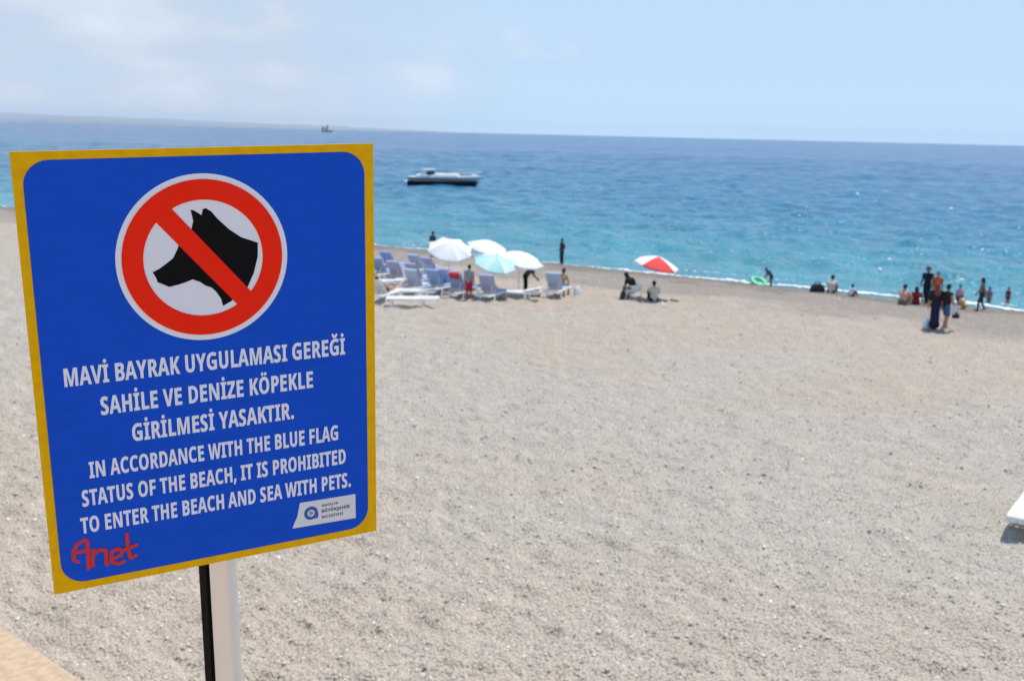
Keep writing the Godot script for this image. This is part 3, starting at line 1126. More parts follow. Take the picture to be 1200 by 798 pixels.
func build_small_things() -> void:
	var m := mb()
	# red towel folded over a backrest
	var t := thing("towel", "red towel hung over the back of a blue lounger", "towel", on_beach(-2.1, -43.9), -atan2(SEAWARD.x, -SEAWARD.y) + 0.1)
	var tb := Transform3D(Basis(Vector3.RIGHT, -1.05), Vector3(0, 0.35, 0.28))
	add_box(m, tb * Transform3D(Basis(), Vector3(0.02, 0.078, 0.74)), Vector3(0.48, 0.012, 0.30), 0.005)
	add_box(m, tb * Transform3D(Basis(), Vector3(0.02, 0.012, 0.886)), Vector3(0.48, 0.14, 0.014), 0.006)
	add_box(m, tb * Transform3D(Basis(), Vector3(0.02, -0.052, 0.75)), Vector3(0.48, 0.012, 0.28), 0.005)
	put("cloth", finish(m, false), fabric("towel_red", lin(0.50, 0.06, 0.09)), t)
	# bags
	bag("black beach bag left of the sitters under the red umbrella", Vector2(4.75, -45.3), Vector3(0.36, 0.34, 0.22), lin(0.03, 0.03, 0.035), 0.4)
	bag("large black bag lying beside the seated man at the waterline", Vector2(14.95, -52.1), Vector3(0.75, 0.42, 0.32), lin(0.012, 0.012, 0.016), 0.1)
	bag("dark bag with white stripe under the rightmost white umbrella", Vector2(0.95, -45.0), Vector3(0.42, 0.32, 0.25), lin(0.10, 0.12, 0.16), 0.3)
	bag("white bag beside the lone lounger's foot", Vector2(2.75, -45.6), Vector3(0.34, 0.38, 0.2), lin(0.75, 0.75, 0.75), 0.8)
	bag("small white bag lying in front of the sitters", Vector2(6.2, -43.7), Vector3(0.20, 0.13, 0.16), lin(0.80, 0.80, 0.78), 0.5)
	bag("white carrier bag standing at the feet of the standing pair", Vector2(15.62, -39.75), Vector3(0.28, 0.36, 0.16), lin(0.62, 0.70, 0.80), 0.3)
	# sandals
	for k in 2:
		var q := Vector2(6.85 + 0.17 * k, -45.4 + 0.05 * k)
		var s := thing("sandal", ["black sandal lying right of the sitters, nearer the umbrella", "black sandal lying right of the sitters, farther from the umbrella"][k], "sandal", on_beach(q.x, q.y), 1.2, "sandals on the beach")
		m = mb()
		add_plate_flat(m, [Vector2(-0.045, -0.13), Vector2(0.03, -0.135), Vector2(0.05, -0.04), Vector2(0.035, 0.05), Vector2(0.035, 0.12), Vector2(-0.03, 0.125), Vector2(-0.045, 0.04)], 0.0, 0.035)
		put("sole", finish(m, false), mat("sandal_black", lin(0.02, 0.02, 0.022), 0.7), s)
		m = mb()
		for z in [-0.06, 0.0]:
			add_tube(m, [Vector3(-0.05, 0.02, z), Vector3(-0.03, 0.08, z), Vector3(0.02, 0.085, z), Vector3(0.05, 0.02, z)], [0.012, 0.012, 0.012, 0.012], 6)
		put("strap", finish(m), mat("sandal_black", Color.BLACK), s)
	# a swim ring at the waterline
	var ring := thing("swim_ring", "green inflatable ring tilted up at the waterline beside a child", "swim ring", Vector3(12.72, 0.12, -55.0), 0.5)
	ring.rotation.x = 0.5
	m = mb()
	var torus := TorusMesh.new()
	torus.inner_radius = 0.24
	torus.outer_radius = 0.46
	put("tube", torus, mat("ring_green", lin(0.12, 0.62, 0.30), 0.35), ring)
	m = mb()
	add_tube(m, [Vector3(0.35, 0.1, 0.0), Vector3(0.35, 0.14, 0)], [0.02, 0.012], 6)
	put("valve", finish(m), mat("pole_white", Color.WHITE), ring)
	# a folding chair under the red umbrella
	folding_chair("white folding chair under the dark-clothed sitter", on_beach(5.15, -45.2), 0.85)

func add_plate_flat(m: Array, outline: Array, y: float, thick: float) -> void:
	var tmp := mb()
	add_plate(tmp, PackedVector2Array(outline), y + thick, thick)
	var b: int = m[0].size()
	for p in tmp[0]:
		m[0].append(Vector3(p.x, p.z, -p.y))
	for i in tmp[1]:
		m[1].append(b + i)

func bag(label: String, at: Vector2, s: Vector3, c: Color, turn: float) -> void:
	var o := thing("beach_bag", label, "bag", on_beach(at.x, at.y), turn)
	var m := mb()
	# a sagging pouch: wide at the bottom, gathered and uneven at the mouth
	var rows := [[0.0, 0.80], [0.03, 0.95], [0.35, 1.0], [0.7, 0.86], [0.92, 0.62], [1.0, 0.42]]
	var segs := 18
	for q in rows:
		for k in segs:
			var a := TAU * k / segs
			var sq := pow(absf(cos(a)), 0.6) * signf(cos(a))
			var sr := pow(absf(sin(a)), 0.6) * signf(sin(a))
			var wob := 1.0 + 0.10 * n_big.get_noise_3d(at.x * 9.0 + sq * 14.0, q[0] * 20.0, sr * 14.0)
			m[0].append(Vector3(sq * s.x * 0.5 * q[1] * wob, q[0] * s.y + 0.05 * s.y * sin(a * 2.0) * q[0] - 0.01, sr * s.z * 0.5 * q[1] * wob))
	for i in rows.size() - 1:
		for k in segs:
			var a := i * segs + k
			var b := i * segs + (k + 1) % segs
			m[1].append_array(PackedInt32Array([a, b, a + segs, b, b + segs, a + segs]))
	var c0: int = m[0].size()
	m[0].append(Vector3(0, s.y * 0.94, 0))
	for k in segs:
		m[1].append_array(PackedInt32Array([c0, (rows.size() - 1) * segs + k, (rows.size() - 1) * segs + (k + 1) % segs]))
	var key := "bag_%s" % label.md5_text().substr(0, 6)
	put("pouch", finish(m), mat(key, c, 0.8), o)
	for side in [-1, 1]:
		var h := mb()
		add_tube(h, [Vector3(-0.22 * s.x, s.y * 0.92, side * s.z * 0.18), Vector3(-0.12 * s.x, s.y * 1.2, side * s.z * 0.16), Vector3(0.12 * s.x, s.y * 1.22, side * s.z * 0.16), Vector3(0.22 * s.x, s.y * 0.92, side * s.z * 0.18)], [0.012, 0.012, 0.012, 0.012], 6)
		put("handle", finish(h), mats[key], o)

func folding_chair(label: String, at: Vector3, turn: float) -> void:
	var o := thing("beach_chair", label, "chair", at, turn)
	var w := mat("lounger_plastic", Color.WHITE)
	var m := mb()
	bx(m, Vector3(0, 0.36, 0), Vector3(0.48, 0.03, 0.44), 0.01)
	put("seat", finish(m, false), w, o)
	m = mb()
	add_box(m, Transform3D(Basis(Vector3.RIGHT, 0.22), Vector3(0, 0.50, 0.25)), Vector3(0.46, 0.26, 0.025), 0.01)
	put("backrest", finish(m, false), w, o)
	for q in [[-1, -1], [1, -1], [-1, 1], [1, 1]]:
		m = mb()
		add_tube(m, [Vector3(0.22 * q[0], 0.36, 0.2 * q[1]), Vector3(0.25 * q[0], -0.03, 0.24 * q[1])], [0.018, 0.018], 8)
		put("leg", finish(m), w, o)
	for s in [-1, 1]:
		m = mb()
		add_tube(m, [Vector3(0.24 * s, 0.36, -0.2), Vector3(0.25 * s, 0.55, -0.18), Vector3(0.25 * s, 0.57, 0.26)], [0.016, 0.016, 0.016], 8)
		put("armrest", finish(m), w, o)


# ---------------------------------------------------------------- people: smooth skins over bones, meshed as surface nets
func net(bones: Array, cell: float, k: float) -> Array:
	var lo := Vector3.INF
	var hi := -Vector3.INF
	for b in bones:
		for e in 2:
			var r: Vector3 = Vector3.ONE * (b[2 + e] + cell * 2.5)
			lo = lo.min(b[e] - r)
			hi = hi.max(b[e] + r)
	var n := Vector3i(((hi - lo) / cell).ceil()) + Vector3i.ONE
	var nx := n.x
	var nxy := n.x * n.y
	var f := PackedFloat32Array()
	f.resize(nxy * n.z)
	f.fill(1.0)
	for b in bones:
		var a: Vector3 = b[0]
		var ab: Vector3 = b[1] - a
		var l2 := maxf(ab.length_squared(), 1e-9)
		var ra: float = b[2]
		var rb: float = b[3]
		var pad := maxf(ra, rb) + k + cell * 2.0
		var i0 := Vector3i(((a.min(b[1]) - Vector3.ONE * pad - lo) / cell).floor()).clamp(Vector3i.ZERO, n - Vector3i.ONE)
		var i1 := Vector3i(((a.max(b[1]) + Vector3.ONE * pad - lo) / cell).ceil()).clamp(Vector3i.ZERO, n - Vector3i.ONE)
		for z in range(i0.z, i1.z + 1):
			for y in range(i0.y, i1.y + 1):
				var row := z * nxy + y * nx
				for x in range(i0.x, i1.x + 1):
					var p := lo + Vector3(x, y, z) * cell - a
					var t := clampf(p.dot(ab) / l2, 0.0, 1.0)
					var d := (p - ab * t).length() - (ra + (rb - ra) * t)
					var o := f[row + x]
					var h := maxf(k - absf(o - d), 0.0) / k
					f[row + x] = minf(o, d) - h * h * k * 0.25
	var vid := PackedInt32Array()
	vid.resize(f.size())
	vid.fill(-1)
	var v := PackedVector3Array()
	var ix := PackedInt32Array()
	var off := [0, 1, nx, nx + 1, nxy, nxy + 1, nxy + nx, nxy + nx + 1]
	var edges := [[0, 1], [2, 3], [4, 5], [6, 7], [0, 2], [1, 3], [4, 6], [5, 7], [0, 4], [1, 5], [2, 6], [3, 7]]
	var cp := [Vector3(0, 0, 0), Vector3(1, 0, 0), Vector3(0, 1, 0), Vector3(1, 1, 0), Vector3(0, 0, 1), Vector3(1, 0, 1), Vector3(0, 1, 1), Vector3(1, 1, 1)]
	for z in n.z - 1:
		for y in n.y - 1:
			var row := z * nxy + y * nx
			for x in nx - 1:
				var i := row + x
				var f0 := f[i]
				if f0 > cell * 2.0 or f0 < -cell * 2.0:
					continue
				var cnt := 0
				for q in 8:
					if f[i + off[q]] < 0.0:
						cnt += 1
				if cnt == 0 or cnt == 8:
					continue
				var sum := Vector3.ZERO
				var m := 0
				for e in edges:
					var a := f[i + off[e[0]]]
					var b := f[i + off[e[1]]]
					if (a < 0.0) != (b < 0.0):
						sum += cp[e[0]].lerp(cp[e[1]], a / (a - b))
						m += 1
				vid[i] = v.size()
				v.append(lo + (Vector3(x, y, z) + sum / m) * cell)
	for z in range(1, n.z - 1):
		for y in range(1, n.y - 1):
			var row := z * nxy + y * nx
			for x in range(1, nx - 1):
				var i := row + x
				if vid[i] < 0:
					continue
				var s := f[i] < 0.0
				for ax in 3:
					var d: int = [1, nx, nxy][ax]
					if (f[i + d] < 0.0) == s:
						continue
					var d1: int = [nx, nxy, 1][ax]
					var d2: int = [nxy, 1, nx][ax]
					var a := vid[i]
					var b := vid[i - d1]
					var c := vid[i - d1 - d2]
					var e := vid[i - d2]
					if a < 0 or b < 0 or c < 0 or e < 0:
						continue
					if s:
						ix.append_array(PackedInt32Array([a, c, b, a, e, c]))
					else:
						ix.append_array(PackedInt32Array([a, b, c, a, c, e]))
	return [v, ix, PackedColorArray()]

func join(m: Array, other: Array, tr: Transform3D, tint := true) -> void:
	var b: int = m[0].size()
	var flip := tr.basis.determinant() < 0.0
	for p in other[0]:
		m[0].append(tr * p)
	var oi: PackedInt32Array = other[1]
	for t in range(0, oi.size(), 3):
		if flip:
			m[1].append_array(PackedInt32Array([b + oi[t], b + oi[t + 2], b + oi[t + 1]]))
		else:
			m[1].append_array(PackedInt32Array([b + oi[t], b + oi[t + 1], b + oi[t + 2]]))
	if tint:
		if other[2].size() == other[0].size():
			m[2].append_array(other[2])
		else:
			for i in other[0].size():
				m[2].append(Color.WHITE)

func make_templates() -> void:
	# head: centre at the origin, face towards -z, 0.235 m from chin to crown
	head_tpl = net([
		[Vector3(0, 0.035, 0.018), Vector3(0, 0.04, -0.012), 0.078, 0.074],
		[Vector3(0, -0.01, -0.02), Vector3(0, -0.07, -0.052), 0.062, 0.034],
		[Vector3(-0.035, -0.045, -0.01), Vector3(0, -0.085, -0.055), 0.028, 0.024],
		[Vector3(0.035, -0.045, -0.01), Vector3(0, -0.085, -0.055), 0.028, 0.024],
		[Vector3(0, 0.012, -0.083), Vector3(0, -0.026, -0.100), 0.008, 0.013],
		[Vector3(-0.013, -0.030, -0.088), Vector3(0.013, -0.030, -0.088), 0.009, 0.009],
		[Vector3(-0.045, 0.024, -0.072), Vector3(0.045, 0.024, -0.072), 0.010, 0.010],
		[Vector3(-0.022, -0.056, -0.080), Vector3(0.022, -0.056, -0.080), 0.008, 0.008],
		[Vector3(-0.079, 0.018, 0.014), Vector3(-0.077, -0.022, 0.006), 0.013, 0.009],
		[Vector3(0.079, 0.018, 0.014), Vector3(0.077, -0.022, 0.006), 0.013, 0.009],
		[Vector3(0, -0.04, 0.03), Vector3(0, -0.13, 0.03), 0.05, 0.047],
	], 0.0075, 0.016)
	for p in head_tpl[0]:
		var c := Color.WHITE
		for s in [-1, 1]:
			if Vector2(p.x - 0.030 * s, p.y - 0.006).length() < 0.011 and p.z < -0.04:
				c = Color(0.12, 0.1, 0.1)
		if absf(p.y + 0.056) < 0.007 and absf(p.x) < 0.022 and p.z < -0.06:
			c = Color(0.8, 0.45, 0.45)
		head_tpl[2].append(c)
	# a relaxed right hand: wrist at the origin, fingers towards -y, palm towards +x... thumb to -z
	var hb := [[Vector3(0, 0.02, 0), Vector3(0, -0.03, 0), 0.021, 0.024]]
	for k in 4:
		var z := -0.030 + k * 0.020
		var l: float = [0.070, 0.080, 0.074, 0.056][k]
		hb.append([Vector3(0, -0.02, z * 0.5), Vector3(0, -0.085, z), 0.019, 0.012])
		var j := Vector3(-0.010, -0.085 - l * 0.45, z * 1.12)
		hb.append([Vector3(0, -0.085, z), j, 0.0095, 0.0088])
		hb.append([j, j + Vector3(-0.022, -l * 0.42, 0), 0.0088, 0.0075])
	hb.append([Vector3(-0.004, -0.025, -0.022), Vector3(-0.016, -0.060, -0.050), 0.014, 0.0105])
	hb.append([Vector3(-0.016, -0.060, -0.050), Vector3(-0.024, -0.092, -0.056), 0.0105, 0.0085])
	hand_tpl = net(hb, 0.0065, 0.006)
	hair_short = net([
		[Vector3(0, 0.058, 0.022), Vector3(0, 0.058, 0.002), 0.080, 0.077],
		[Vector3(0, 0.03, 0.045), Vector3(0, -0.03, 0.048), 0.064, 0.05],
		[Vector3(-0.05, 0.045, 0.02), Vector3(-0.05, 0.0, 0.03), 0.036, 0.028],
		[Vector3(0.05, 0.045, 0.02), Vector3(0.05, 0.0, 0.03), 0.036, 0.028],
		[Vector3(-0.03, 0.095, -0.035), Vector3(0.035, 0.098, -0.03), 0.034, 0.03],
	], 0.011, 0.02)
	hair_long = net([
		[Vector3(0, 0.058, 0.022), Vector3(0, 0.058, 0.002), 0.083, 0.08],
		[Vector3(0, 0.03, 0.045), Vector3(0, -0.15, 0.065), 0.068, 0.062],
		[Vector3(0, -0.15, 0.065), Vector3(0.01, -0.27, 0.085), 0.062, 0.035],
		[Vector3(-0.055, 0.045, 0.015), Vector3(-0.065, -0.12, 0.03), 0.038, 0.03],
		[Vector3(0.055, 0.045, 0.015), Vector3(0.065, -0.12, 0.03), 0.038, 0.03],
		[Vector3(-0.03, 0.095, -0.035), Vector3(0.035, 0.098, -0.03), 0.034, 0.03],
	], 0.011, 0.02)

func mirror(p: Array) -> Array:
	return [p, [Vector3(-p[0].x, p[0].y, p[0].z), Vector3(-p[1].x, p[1].y, p[1].z)]]

# joints for a figure of height 1, facing -z
func pose(kind: String) -> Dictionary:
	var d := {"pel": Vector3(0, 0.52, 0), "che": Vector3(0, 0.72, -0.005), "nek": Vector3(0, 0.825, 0.005), "hed": Vector3(0, 0.925, -0.012),
		"legs": [[Vector3(-0.056, 0.275, -0.01), Vector3(-0.062, 0.04, 0.015)], [Vector3(0.056, 0.275, -0.01), Vector3(0.062, 0.04, 0.015)]],
		"arms": [[Vector3(-0.135, 0.635, 0.015), Vector3(-0.145, 0.485, -0.02)], [Vector3(0.135, 0.635, 0.015), Vector3(0.145, 0.485, -0.02)]], "toe": Vector3(0, -0.022, -0.095), "look": 0.0, "nod": 0.0}
	match kind:
		"hips":
			d.arms = mirror([Vector3(-0.20, 0.66, 0.04), Vector3(-0.10, 0.565, -0.05)])
		"walk":
			d.legs = [[Vector3(-0.052, 0.28, -0.075), Vector3(-0.052, 0.05, -0.09)], [Vector3(0.052, 0.275, 0.02), Vector3(0.052, 0.065, 0.13)]]
			d.arms = [[Vector3(-0.135, 0.64, 0.05), Vector3(-0.14, 0.50, 0.06)], [Vector3(0.135, 0.64, -0.02), Vector3(0.13, 0.51, -0.11)]]
		"fold":
			d.arms = [[Vector3(-0.14, 0.63, -0.02), Vector3(-0.02, 0.62, -0.12)], [Vector3(0.14, 0.63, -0.02), Vector3(0.03, 0.66, -0.13)]]
		"bend":
			d.che = Vector3(0, 0.68, -0.13)
			d.nek = Vector3(0, 0.745, -0.21)
			d.hed = Vector3(0, 0.79, -0.29)
			d.nod = 0.6
			d.arms = mirror([Vector3(-0.12, 0.56, -0.20), Vector3(-0.08, 0.45, -0.30)])
		"ground":
			d.pel = Vector3(0, 0.065, 0)
			d.che = Vector3(0, 0.255, -0.01)
			d.nek = Vector3(0, 0.345, -0.045)
			d.hed = Vector3(0, 0.435, -0.07)
			d.legs = mirror([Vector3(-0.075, 0.26, -0.20), Vector3(-0.07, 0.035, -0.30)])
			d.arms = mirror([Vector3(-0.15, 0.22, -0.12), Vector3(-0.04, 0.21, -0.25)])
		"legs_out":
			d.pel = Vector3(0, 0.06, 0)
			d.che = Vector3(0, 0.25, 0.03)
			d.nek = Vector3(0, 0.345, 0.02)
			d.hed = Vector3(0, 0.44, 0.0)
			d.legs = mirror([Vector3(-0.065, 0.06, -0.24), Vector3(-0.085, 0.03, -0.48)])
			d.arms = mirror([Vector3(-0.16, 0.17, 0.08), Vector3(-0.18, 0.03, 0.13)])
			d.toe = Vector3(0, 0.08, -0.02)
		"chair":
			d.pel = Vector3(0, 0.275, 0.04)
			d.che = Vector3(0, 0.46, 0.0)
			d.nek = Vector3(0, 0.555, -0.03)
			d.hed = Vector3(0, 0.645, -0.06)
			d.legs = mirror([Vector3(-0.075, 0.27, -0.21), Vector3(-0.07, 0.045, -0.19)])
			d.arms = mirror([Vector3(-0.15, 0.40, -0.05), Vector3(-0.08, 0.32, -0.17)])
		"lean":
			d.pel = Vector3(0, 0.275, 0.04)
			d.che = Vector3(0, 0.43, -0.09)
			d.nek = Vector3(0, 0.50, -0.17)
			d.hed = Vector3(0, 0.565, -0.24)
			d.nod = 0.5
			d.legs = mirror([Vector3(-0.085, 0.27, -0.21), Vector3(-0.08, 0.045, -0.19)])
			d.arms = mirror([Vector3(-0.15, 0.32, -0.17), Vector3(-0.06, 0.25, -0.28)])
		"recline":
			d.pel = Vector3(0, 0.30, 0.10)
			d.che = Vector3(0, 0.42, 0.24)
			d.nek = Vector3(0, 0.495, 0.315)
			d.hed = Vector3(0, 0.56, 0.375)
			d.nod = -0.5
			d.legs = [[Vector3(-0.06, 0.36, -0.11), Vector3(-0.06, 0.26, -0.31)], [Vector3(0.06, 0.28, -0.14), Vector3(0.065, 0.265, -0.38)]]
			d.arms = mirror([Vector3(-0.17, 0.36, 0.18), Vector3(-0.14, 0.32, 0.02)])
			d.toe = Vector3(0, 0.08, -0.03)
		"crouch":
			d.pel = Vector3(0, 0.15, 0.07)
			d.che = Vector3(0, 0.31, -0.03)
			d.nek = Vector3(0, 0.385, -0.09)
			d.hed = Vector3(0, 0.46, -0.14)
			d.nod = 0.4
			d.legs = mirror([Vector3(-0.085, 0.26, -0.13), Vector3(-0.07, 0.045, 0.02)])
			d.arms = mirror([Vector3(-0.13, 0.23, -0.16), Vector3(-0.06, 0.10, -0.22)])
	return d

func person(label: String, at: Vector3, turn: float, kind: String, height: float, o: Dictionary) -> Node3D:
	var root := thing("person", label, "person", at, turn, o.get("group", ""))
	var d := pose(kind)
	var h := height
	var up: Vector3 = (d.che - d.pel).normalized()
	var x := Vector3.RIGHT
	var wide: float = o.get("wide", 1.0)
	var torso := [
		[d.pel - x * 0.042 * wide, d.pel + x * 0.042 * wide, 0.062 * wide, 0.062 * wide],
		[d.pel.lerp(d.che, 0.45) - x * 0.034 * wide, d.pel.lerp(d.che, 0.45) + x * 0.034 * wide, 0.054 * wide, 0.054 * wide],
		[d.pel, d.che, 0.066 * wide, 0.066 * wide],
		[d.che - x * 0.052, d.che + x * 0.052, 0.060 * wide, 0.060 * wide],
		[d.che, d.nek, 0.058, 0.034],
	]
	var sh: Vector3 = d.che.lerp(d.nek, 0.72)
	var shl: Vector3 = sh - x * 0.102
	var shr: Vector3 = sh + x * 0.102
	torso.append([shl, shr, 0.033, 0.033])
	var bones := torso.duplicate()
	bones.append([d.nek, d.hed, 0.032, 0.028])
	var thighs := []
	var calves := []
	var uppers := []
	var hands := []
	for s in 2:
		var hip: Vector3 = d.pel + x * (0.05 * (-1 if s == 0 else 1)) - up * 0.012
		var kn: Vector3 = d.legs[s][0]
		var an: Vector3 = d.legs[s][1]
		thighs.append([hip, kn, 0.051 * wide, 0.034])
		calves.append([kn, kn.lerp(an, 0.35), 0.034, 0.035])
		calves.append([kn.lerp(an, 0.35), an, 0.035, 0.021])
		bones.append([an, an + d.toe * 0.9, 0.022, 0.017])
		bones.append([an, an - d.toe * Vector3(1, 0, 1) * 0.22 + Vector3(0, -0.016, 0), 0.022, 0.019])
		var so := shl if s == 0 else shr
		var el: Vector3 = d.arms[s][0]
		var wr: Vector3 = d.arms[s][1]
		uppers.append([so, el, 0.031, 0.024])
		bones.append([el, el.lerp(wr, 0.3), 0.024, 0.024])
		bones.append([el.lerp(wr, 0.3), wr, 0.024, 0.016])
		hands.append([el, wr])
	bones += thighs + calves + uppers
	var cell: float = o.get("cell", 0.02)
	var body := net(scaled(bones, h, 0.0), cell, 0.035)
	for p in body[0]:
		body[2].append(Color.WHITE)
	var hs := h / 1.72 * (1.0 if h > 1.4 else 1.0 + (1.4 - h) * 0.55)
	var hb := Basis(Vector3.UP, d.look) * Basis(Vector3.RIGHT, -d.nod)
	var ht := Transform3D(hb.scaled(Vector3.ONE * hs), d.hed * h)
	join(body, head_tpl, ht)
	for s in 2:
		var dir: Vector3 = (hands[s][1] - hands[s][0]).normalized()
		var yb := -dir
		var zb := x.cross(yb)
		zb = zb.normalized() if zb.length() > 0.01 else Vector3.BACK
		var xb := yb.cross(zb).normalized()
		var bs := Basis(xb, yb, zb).scaled(Vector3.ONE * h / 1.72)
		if s == 0:
			bs = bs * Basis.from_scale(Vector3(-1, 1, 1))
		join(body, hand_tpl, Transform3D(bs, hands[s][1] * h))
	var tone: Array = {"fair": [0.52, 0.30, 0.21], "tan": [0.40, 0.20, 0.115], "brown": [0.20, 0.10, 0.062]}[o.get("skin", "tan")]
	var sk := mat("skin_" + o.get("skin", "tan"), lin(tone[0], tone[1], tone[2]), 0.6)
	sk.vertex_color_use_as_albedo = true
	put("body", finish(body), sk, root)
	# clothing follows the bones a finger's width further out
	if o.has("top"):
		var b := []
		b += torso
		for u in uppers:
			var cut: float = o.get("sleeve", 0.55)
			if cut > 0.0:
				b.append([u[0], u[0].lerp(u[1], cut), u[2] + 0.004, lerpf(u[2], u[3], cut) + 0.006])
		put("shirt", finish(net(scaled(b, h, 0.011), cell, 0.04)), garment(o.top), root)
	if o.has("bottom"):
		var b := [torso[0], [d.pel, d.pel.lerp(d.che, 0.3), 0.066 * wide, 0.062 * wide]]
		var reach: float = o.get("leg", 0.6)
		for s in 2:
			b.append([thighs[s][0], thighs[s][0].lerp(thighs[s][1], minf(reach, 1.0)), thighs[s][2], lerpf(thighs[s][2], thighs[s][3], minf(reach, 1.0)) + 0.008])
			if reach > 1.0:
				b.append([calves[s * 2][0], calves[s * 2 + 1][1], 0.04, 0.034])
		put("shorts" if reach <= 1.0 else "trousers", finish(net(scaled(b, h, 0.013), cell, 0.03)), garment(o.bottom), root)
	if o.has("skirt"):
		var hem: float = o.get("hem", 0.09)
		var low := Vector3((d.legs[0][1].x + d.legs[1][1].x) * 0.5, hem, (d.legs[0][1].z + d.legs[1][1].z) * 0.5)
		put("skirt", finish(net(scaled([torso[0], [d.pel, low, 0.082 * wide, 0.085 * wide], [low - x * 0.05, low + x * 0.05, 0.06, 0.06]], h, 0.012), cell, 0.05)), garment(o.skirt), root)
	if o.has("hair"):
		var hr := put("hair", finish(hair_long if o.get("long", false) else hair_short), garment(o.hair), root)
		hr.transform = ht
	if o.has("scarf"):
		var m := net([[Vector3(0, 0.05, 0.02), Vector3(0, 0.05, 0.0), 0.092, 0.088], [Vector3(0, 0.02, 0.03), Vector3(0, -0.12, 0.02), 0.085, 0.085], [Vector3(0, -0.12, 0.02), Vector3(0, -0.26, 0.04), 0.09, 0.13]], 0.014, 0.03)
		var sc := put("headscarf", finish(m), garment(o.scarf), root)
		sc.transform = ht * Transform3D(Basis(), Vector3(0, 0, 0.02))
	if o.has("hat"):
		var m := mb()
		add_lathe(m, [Vector2(0.0, 0.155), Vector2(0.06, 0.15), Vector2(0.092, 0.12), Vector2(0.098, 0.065), Vector2(0.17, 0.05), Vector2(0.20, 0.04), Vector2(0.198, 0.034), Vector2(0.1, 0.052), Vector2(0.085, 0.05)], 20)
		var ha := put("sun_hat", finish(m), garment(o.hat), root)
		ha.transform = ht
	return root

func scaled(b: Array, h: float, grow: float) -> Array:
	var out := []
	for q in b:
		out.append([q[0] * h, q[1] * h, q[2] * h + grow, q[3] * h + grow])
	return out

func garment(c: Array) -> StandardMaterial3D:
	return mat("cloth_%.3f_%.3f_%.3f" % c, lin(c[0], c[1], c[2]), 0.85, 0.0, 0.3)

